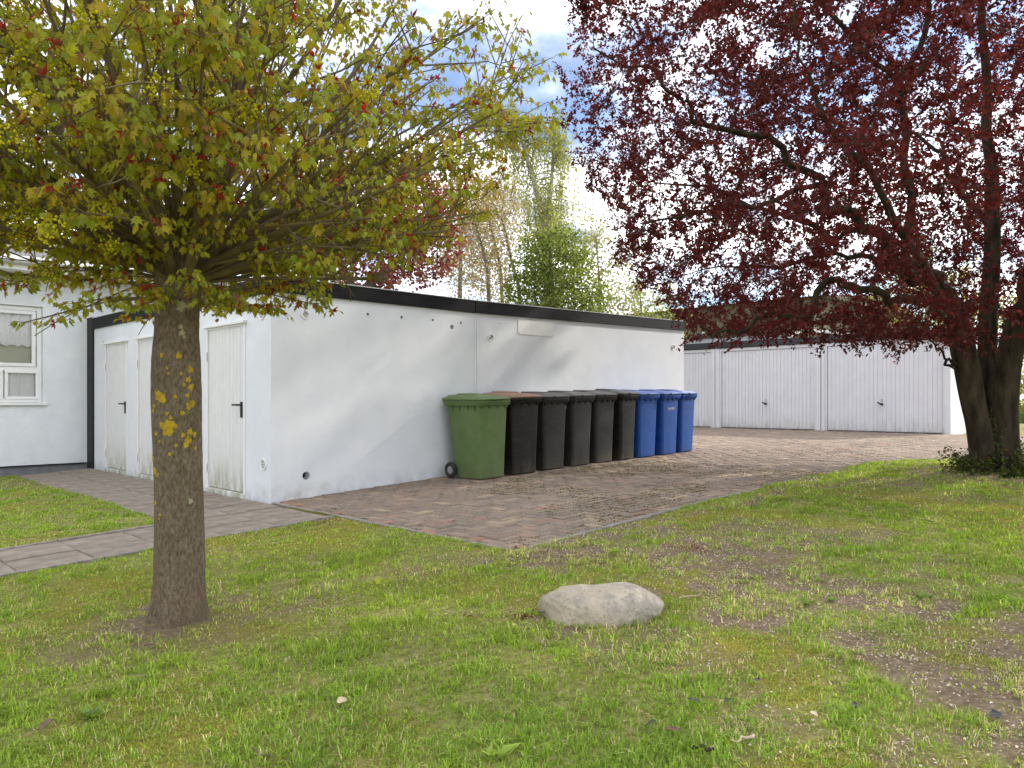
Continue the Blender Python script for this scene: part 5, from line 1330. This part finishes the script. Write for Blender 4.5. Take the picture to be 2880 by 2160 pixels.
# ------------------------------------------------------------------ grass blades
def blades(n_try, ylo, yhi, spread, dens, hmul, wmul, seed, kind):
    r_ = np.random.default_rng(seed)
    Yc = (ylo ** .7 + r_.random(n_try) * (yhi ** .7 - ylo ** .7)) ** (1 / .7); Xc = r_.uniform(-spread, spread, n_try) * Yc
    x = CAMP[0] + RT[0] * Xc + FW[0] * Yc; y = CAMP[1] + RT[1] * Xc + FW[1] * Yc
    if kind == 'grass':
        k_ = 11; m_ = n_try // k_; a0 = r_.uniform(0, 2 * np.pi, n_try); rr0 = np.abs(r_.normal(0, .013, n_try)) * (1 + Yc / 6)
        x = np.repeat(x[:m_], k_); y = np.repeat(y[:m_], k_); Yc = np.repeat(Yc[:m_], k_); a0 = a0[:len(x)]; x = x + np.cos(a0) * rr0[:len(x)]; y = y + np.sin(a0) * rr0[:len(x)]
        tuft = np.repeat(r_.random(m_), k_)
    else: a0 = r_.uniform(0, 2 * np.pi, n_try); tuft = r_.random(n_try)
    okk = ~(in_paved(x, y) | in_path(x, y) | in_build(x, y)) & (np.hypot(x - TRUNK[0], y - TRUNK[1]) > .17) & (np.hypot(x - PLUM[0], y - PLUM[1]) > .35)
    cr_, sr_ = RT[0], RT[1]; rx = (x - ROCK[0]) * cr_ + (y - ROCK[1]) * sr_; ry = -(x - ROCK[0]) * sr_ + (y - ROCK[1]) * cr_
    okk &= (rx / .315) ** 2 + (ry / .20) ** 2 > 1
    x, y, Yc, a0, tuft = x[okk], y[okk], Yc[okk], a0[okk], tuft[okk]
    s_ = soilmask(x, y); mo = mossmask(x, y); cl = fbm(x * 5.5, y * 5.5, 61, 3); big = fbm(x * .8, y * .8, 71, 3)
    clump = np.clip((cl - .35) * 3, 0, 1)
    if kind == 'grass': pr = np.maximum((1 - .985 * np.clip(s_ * 1.25, 0, 1)) * (.30 + .70 * clump) * (1 - .55 * mo), .75 * np.clip((fbm(x * 6.5, y * 6.5, 101, 3) - .45) * 7, 0, 1))
    else: pr = (1 - .9 * np.clip(s_ * 1.2, 0, 1)) * (.15 + .85 * mo)
    kp = r_.random(len(x)) < pr * dens; x, y, Yc, s_, mo, cl, big, clump, a0, tuft = [q[kp] for q in (x, y, Yc, s_, mo, cl, big, clump, a0, tuft)]
    n_ = len(x); z = lawn_z(x, y) - .004; a_ = a0 + r_.normal(0, .5, n_)
    if kind == 'grass':
        h = (.014 + .030 * clump * r_.random(n_) + .040 * tuft ** 2 * r_.random(n_)) * hmul * (1 - .35 * mo); wd = r_.uniform(.0014, .0026, n_) * (Yc / 3) ** .55 * wmul; lean = r_.uniform(.25, 1.6, n_)
    else:
        h = r_.uniform(.006, .016, n_) * hmul; wd = r_.uniform(.002, .0035, n_) * (Yc / 3) ** .6 * wmul; lean = r_.uniform(.2, 1.2, n_)
    ex, ey = np.cos(a_), np.sin(a_); sx_, sy_ = -ey, ex
    b0 = np.stack([x, y, z], -1); sd_ = np.stack([sx_, sy_, np.zeros(n_)], -1) * wd[:, None]; dr = np.stack([ex, ey, np.zeros(n_)], -1); up = np.array([0, 0, 1.0])
    mid = b0 + dr * (h * lean * .28)[:, None] + up * (h * .62)[:, None]; tip = b0 + dr * (h * lean * .85)[:, None] + up * (h * np.maximum(.35, 1.05 - .4 * lean))[:, None]
    V = np.stack([b0 - sd_, b0 + sd_, mid - sd_ * .8, mid + sd_ * .8, tip], axis=1).reshape(-1, 3)
    tF = np.array([(0, 1, 3), (0, 3, 2), (2, 3, 4)]); T = (tF[None] + (np.arange(n_) * 5)[:, None, None]).reshape(-1, 3)
    if kind == 'grass':
        g1 = np.array([.27, .42, .040]); g2 = np.array([.44, .50, .075]); g3 = np.array([.60, .53, .28]); g4 = np.array([.18, .32, .045])
        m_ = np.clip(big * 1.1 - .1 + r_.normal(0, .18, n_), 0, 1)[:, None]; c_ = g4 * (1 - m_) + g2 * m_; c_ = c_ * .55 + g1 * .45
        dry = (r_.random(n_) < .055 + .16 * mo + .38 * s_); c_[dry] = g3
        c_ = c_ * r_.uniform(.75, 1.25, (n_, 1)) * (.68 + .66 * np.mod(tuft * 7.3, 1))[:, None]
    else:
        c_ = np.where((r_.random(n_) < .6)[:, None], np.array([.38, .35, .05]), np.array([.27, .29, .045])) * r_.uniform(.6, 1.4, (n_, 1))
    return V, T, np.repeat(c_, 5, axis=0)
M['grass'] = leafmat('grass_blade', .48, .02, (1.2, 1.2, .7))
V, T, C_ = blades(760000, 1.5, 14.5, .80, .95, 1.0, 1.0, 91, 'grass')
ob = link('grass', raw_mesh('grass', V, T, C_), None, M['grass']); tag(ob, 'short patchy green lawn grass', 'grass', kind='stuff')
print('grass tris', len(T))
V, T, C_ = blades(330000, 1.5, 9, .80, .9, 1.0, 1.0, 92, 'moss')
ob = link('moss', raw_mesh('moss', V, T, C_), None, M['grass']); tag(ob, 'yellow-brown moss growing between the lawn grass', 'moss', kind='stuff')
# tufts and moss in the paving joints and along the edges
r_ = np.random.default_rng(17); n_ = 26000; x = r_.uniform(.1, 5.5, n_); y = r_.uniform(-3.7, -.4, n_)
onj = np.minimum(np.abs((x / W) - np.round(x / W)), np.abs((y / W) - np.round(y / W)))
kp = (fbm(x * 1.3, y * 1.3, 88, 4) > .50) & (y < -.9); x, y = x[kp], y[kp]; jx = r_.random(len(x)) < .5; x = np.where(jx, np.round(x / W) * W, x); y = np.where(jx, y, np.round(y / W) * W)
d = r_.normal(0, 1, (len(x), 3)); d[:, 2] = np.abs(d[:, 2]) + .3
V, T, C_ = scatter(*quad_leaf(.3), np.stack([x, y, zf(x) - .006], -1), frames(d, r_.uniform(-2, 2, len(x))) * r_.uniform(.008, .022, len(x))[:, None, None], np.where((r_.random(len(x)) < .6)[:, None], np.array([.12, .13, .025]), np.array([.17, .13, .05])) * r_.uniform(.6, 1.3, (len(x), 1)))
ob = link('joint_moss', raw_mesh('joint_moss', V, T, C_), paving, M['leaf']); tag(ob, kind='stuff')

# ------------------------------------------------------------------ fallen petals, leaves, twigs, weeds
def litter(name, label, cat, pts, size, cols, seed, flat=.25, mt='petal'):
    r_ = np.random.default_rng(seed); n_ = len(pts); d = r_.normal(0, 1, (n_, 3)); d[:, 2] *= flat
    up = np.tile(np.array([0, 0, 1.0]), (n_, 1)) + r_.normal(0, flat, (n_, 3)); cols = np.array(cols)
    V, T, C_ = scatter(*oval_leaf(.36, .12), pts, frames(d, r_.normal(0, .3, n_), up) * r_.uniform(size * .6, size * 1.3, n_)[:, None, None], cols[r_.integers(0, len(cols), n_)] * r_.uniform(.75, 1.2, (n_, 1)))
    ob = link(name, raw_mesh(name, V, T, C_), None, M[mt]); return tag(ob, label, cat, kind='stuff')
r_ = np.random.default_rng(5)
def cloud(n_, x0, x1, y0, y1, fn, seed):
    q = np.random.default_rng(seed); x = q.uniform(x0, x1, n_); y = q.uniform(y0, y1, n_); k = q.random(n_) < fn(x, y); return x[k], y[k]
x, y = cloud(80000, -4, 6, -8, -3.6, lambda x, y: np.clip(soilmask(x, y), 0, 1) * .6 * (np.hypot(x - TRUNK[0], y - TRUNK[1]) > .6) + .012, 1)
x2, y2 = cloud(3000, -1.6, 2.2, -2.0, -1.36, lambda x, y: np.clip((y + 2.0) * 1.6, 0, 1) * np.clip(1.3 - abs(x + .1) * 1.2, 0, 1), 2)
x3, y3 = cloud(3600, -3.4, -1.1, -.25, 1.1, lambda x, y: np.clip((1.1 - y) * .6, 0, 1) * .8, 3)
x4, y4 = cloud(900, 0, 8, -3.7, 0, lambda x, y: np.full_like(x, .5), 4)
x = np.concatenate([x, x2, x3]); y = np.concatenate([y, y2, y3]); kp = ~(in_paved(x, y) | in_path(x, y)); x, y = x[kp], y[kp]
kp = ((x - ROCK[0]) ** 2 + (y - ROCK[1]) ** 2 > .13); x, y = x[kp], y[kp]
pts = np.stack([x, y, lawn_z(x, y) + r_.uniform(.002, .012, len(x))], -1); pts = np.concatenate([pts, np.stack([x4, y4, zf(x4) + .003], -1)])
litter('fallen_petals', 'tiny pale fallen petals scattered over soil and grass', 'petals', pts, .0125, ((.66, .57, .50), (.58, .45, .38), (.70, .64, .55), (.45, .35, .24)), 8)
# purple litter on the paving and lawn, in drifts
px_, py_ = [], []
for (u, v, n_, s_) in ((2230, 1270, 260, .5), (2060, 1310, 200, .5), (2330, 1285, 150, .6), (1960, 1330, 110, .5), (1800, 1400, 120, .7), (2420, 1290, 90, .6), (2150, 1240, 120, .8), (1900, 1360, 140, .6), (1750, 1330, 80, .6)):
    c = ground_pt(u, v); k = r_.normal(0, s_, (n_, 2)) * .8; k2 = r_.integers(0, 14, n_); cen = r_.normal(0, s_, (14, 2)); q = c + np.where((r_.random(n_) < .6)[:, None], cen[k2] + r_.normal(0, .05, (n_, 2)), k); px_ += list(q[:, 0]); py_ += list(q[:, 1])
px_, py_ = np.array(px_), np.array(py_); kp = in_paved(px_, py_) & ((py_ < -.9) | (px_ > 8.2)); px_, py_ = px_[kp], py_[kp]
pts = [np.stack([px_, py_, zf(px_) + .005], -1)]
for (u, v, n_, s_) in ((1468, 1733, 60, .028), (1325, 1735, 24, .02), (1610, 1575, 50, .05), (1680, 1585, 40, .05), (1930, 1545, 60, .09), (1950, 1540, 40, .07), (1480, 1580, 30, .06), (1010, 1440, 130, .14), (900, 1470, 70, .10), (1690, 1570, 30, .1)):
    c = ground_pt(u, v); q = c + r_.normal(0, s_, (n_, 2)); q = q[~(in_paved(q[:, 0], q[:, 1]) | in_path(q[:, 0], q[:, 1]))]; pts.append(np.stack([q[:, 0], q[:, 1], lawn_z(q[:, 0], q[:, 1]) + r_.uniform(.003, .018, len(q))], -1))
litter('fallen_plum_blossom', 'dark red fallen plum blossom in small drifts on paving and lawn', 'petals', np.concatenate(pts), .017, ((.16, .035, .04), (.22, .07, .06), (.10, .025, .03)), 9, .4)
# single fallen leaves and twigs on the lawn
M['dead_leaf'] = mat('dead_leaf', (.10, .065, .045), (.17, .11, .075), .8, 30); M['pale_leaf'] = mat('pale_dead_leaf', (.42, .33, .22), (.5, .42, .3), .8, 30); M['grey_leaf'] = mat('grey_dead_leaf', (.055, .05, .055), (.09, .085, .085), .8, 30)
spots = [(1530, 1735, 'grey_leaf', .03), (1950, 1995, 'grey_leaf', .035), (2130, 1930, 'grey_leaf', .03), (2405, 2005, 'grey_leaf', .035), (2800, 2030, 'grey_leaf', .045), (1895, 2070, 'dead_leaf', .035), (422, 1835, 'dead_leaf', .04), (130, 2060, 'dead_leaf', .04), (960, 1995, 'pale_leaf', .04), (700, 1590, 'pale_leaf', .03), (2290, 2030, 'pale_leaf', .03), (1720, 1580, 'dead_leaf', .03), (1830, 2055, 'grey_leaf', .03), (2050, 1995, 'grey_leaf', .025)]
lt = {'grey_leaf': 'dark grey', 'dead_leaf': 'brown', 'pale_leaf': 'pale dry'}
desc = ['just in front of the left end of the boulder', 'in the lawn below the right half of the boulder', 'right of centre in the foreground grass', 'in the foreground grass left of the soil patch', 'at the right edge of the foreground grass', 'near the bottom edge right of centre', 'in the grass just below the maple trunk', 'in the bottom left corner grass', 'in the foreground grass left of the picture centre', 'in the grass right of the maple foot', 'beside the grey leaf at lower right', 'on the bare soil behind the boulder', 'near the bottom edge right of the boulder', 'in the lawn between boulder and bottom edge']
for k, ((u, v, mt_, s_), de) in enumerate(zip(spots, desc)):
    c = ground_pt(u, v); q = MB(); n_ = 9; V = []; Fc = []
    for i in range(n_):
        t_ = i / (n_ - 1); wd = s_ * .42 * math.sin(math.pi * t_) ** .7 * (1 + .15 * math.sin(9 * t_ + k)); cu_ = s_ * .25 * math.sin(2.6 * t_ + k)
        for e in (-1, -.4, .4, 1): V.append((e * wd, (t_ - .5) * s_ * 1.5, cu_ + abs(e) * s_ * .16))
        if i:
            for j in range(3): Fc.append(((i - 1) * 4 + j, i * 4 + j, i * 4 + j + 1, (i - 1) * 4 + j + 1))
    o_ = q.add(V, Fc).build('fallen_leaf', M[mt_], None, 60, (c[0], c[1], float(lawn_z(c[0], c[1])) + .026)); o_.rotation_euler = (random.uniform(-.4, .4), random.uniform(-.4, .4), random.uniform(0, 6))
    tag(o_, 'curled %s fallen leaf %s' % (lt[mt_], de), 'leaf', 'fallen leaves on the lawn')
for k, (u, v, ln, mt_, de) in enumerate([(2090, 2095, .10, 'pale_leaf', 'short pale broken twig in the grass near the bottom edge'), (740, 2140, .16, 'maple_twig', 'thin twig in the foreground grass below the maple'), (2060, 1312, .5, 'twig_dark', 'long dark twig lying on the paving near the lawn edge'), (2560, 1350 + 110, .4, 'maple_twig', 'thin bent twig on the lawn left of the plum foot'), (1940, 1690, .14, 'pale_leaf', 'small pale twig on the soil right of the boulder'), (1980, 2120, .07, 'twig_dark', 'short dark twig stub at the bottom edge')]):
    c = ground_pt(u, v); an = random.uniform(0, 6); pts_ = []; pv_on = bool(in_paved(np.array([c[0]]), np.array([c[1]]))[0])
    base_z = float(zf(c[0])) + .008 if pv_on else float(lawn_z(c[0], c[1])) + .02
    for i in range(7):
        t_ = i / 6 - .5; pts_.append((t_ * ln * math.cos(.25 * math.sin(i)), t_ * ln * .1 + .012 * math.sin(i * 1.7 + k), .004 * math.sin(i * 2.1)))
    Vt, Tt = tubes(np.array(pts_), np.array([-1, 0, 1, 2, 3, 4, 5]), np.linspace(.0048, .002, 7) * (1.4 if ln < .12 else .9), 6)
    o_ = link('fallen_twig', raw_mesh('fallen_twig', Vt, Tt, None, True), None, M[mt_], (c[0], c[1], base_z)); o_.rotation_euler = (0, -.04, an); tag(o_, de, 'twig', 'fallen twigs')
# broad-leaved weeds in the lawn
wv, wt, wc = [], [], []
wl = ['pale rosette weed beside the near corner of the paving', 'leafy weed in the grass left of the picture centre', 'bright green weed tuft on the soil behind the boulder', 'broad-leaved weed at the lower centre edge', 'green weed on the bare soil right of the boulder', 'small weed on the soil strip at right', 'clover patch in the foreground grass at left', 'weed rosette in the right foreground soil']
for (u, v, s_, n_, c0), lab in zip([(1340, 1538, .05, 12, (.16, .22, .10)), (1065, 1640, .06, 8, (.22, .24, .05)), (1730, 1560, .055, 22, (.13, .20, .03)), (1400, 2130, .07, 9, (.16, .22, .04)), (2270, 1705, .05, 16, (.09, .15, .03)), (2340, 1690, .04, 14, (.09, .14, .04)), (250, 2020, .05, 26, (.11, .17, .04)), (2600, 1680, .05, 16, (.10, .16, .04))], wl):
    c = ground_pt(u, v); a_ = r_.uniform(0, 6.28, n_); d = np.stack([np.cos(a_), np.sin(a_), r_.uniform(.25, 1.0, n_)], -1); ps = np.stack([r_.normal(0, s_ * .3, n_), r_.normal(0, s_ * .3, n_), np.zeros(n_)], -1)
    V, T, C_ = scatter(*oval_leaf(.22, .08), ps, frames(d, r_.normal(0, .3, n_)) * r_.uniform(s_ * .7, s_ * 1.3, n_)[:, None, None], np.array(c0) * 1.9 * r_.uniform(.7, 1.2, (n_, 1)))
    o_ = link('weed', raw_mesh('weed', V, T, C_), None, M['leaf'], (c[0], c[1], float(lawn_z(c[0], c[1])) + .004)); tag(o_, lab, 'weed', 'weeds in the lawn')
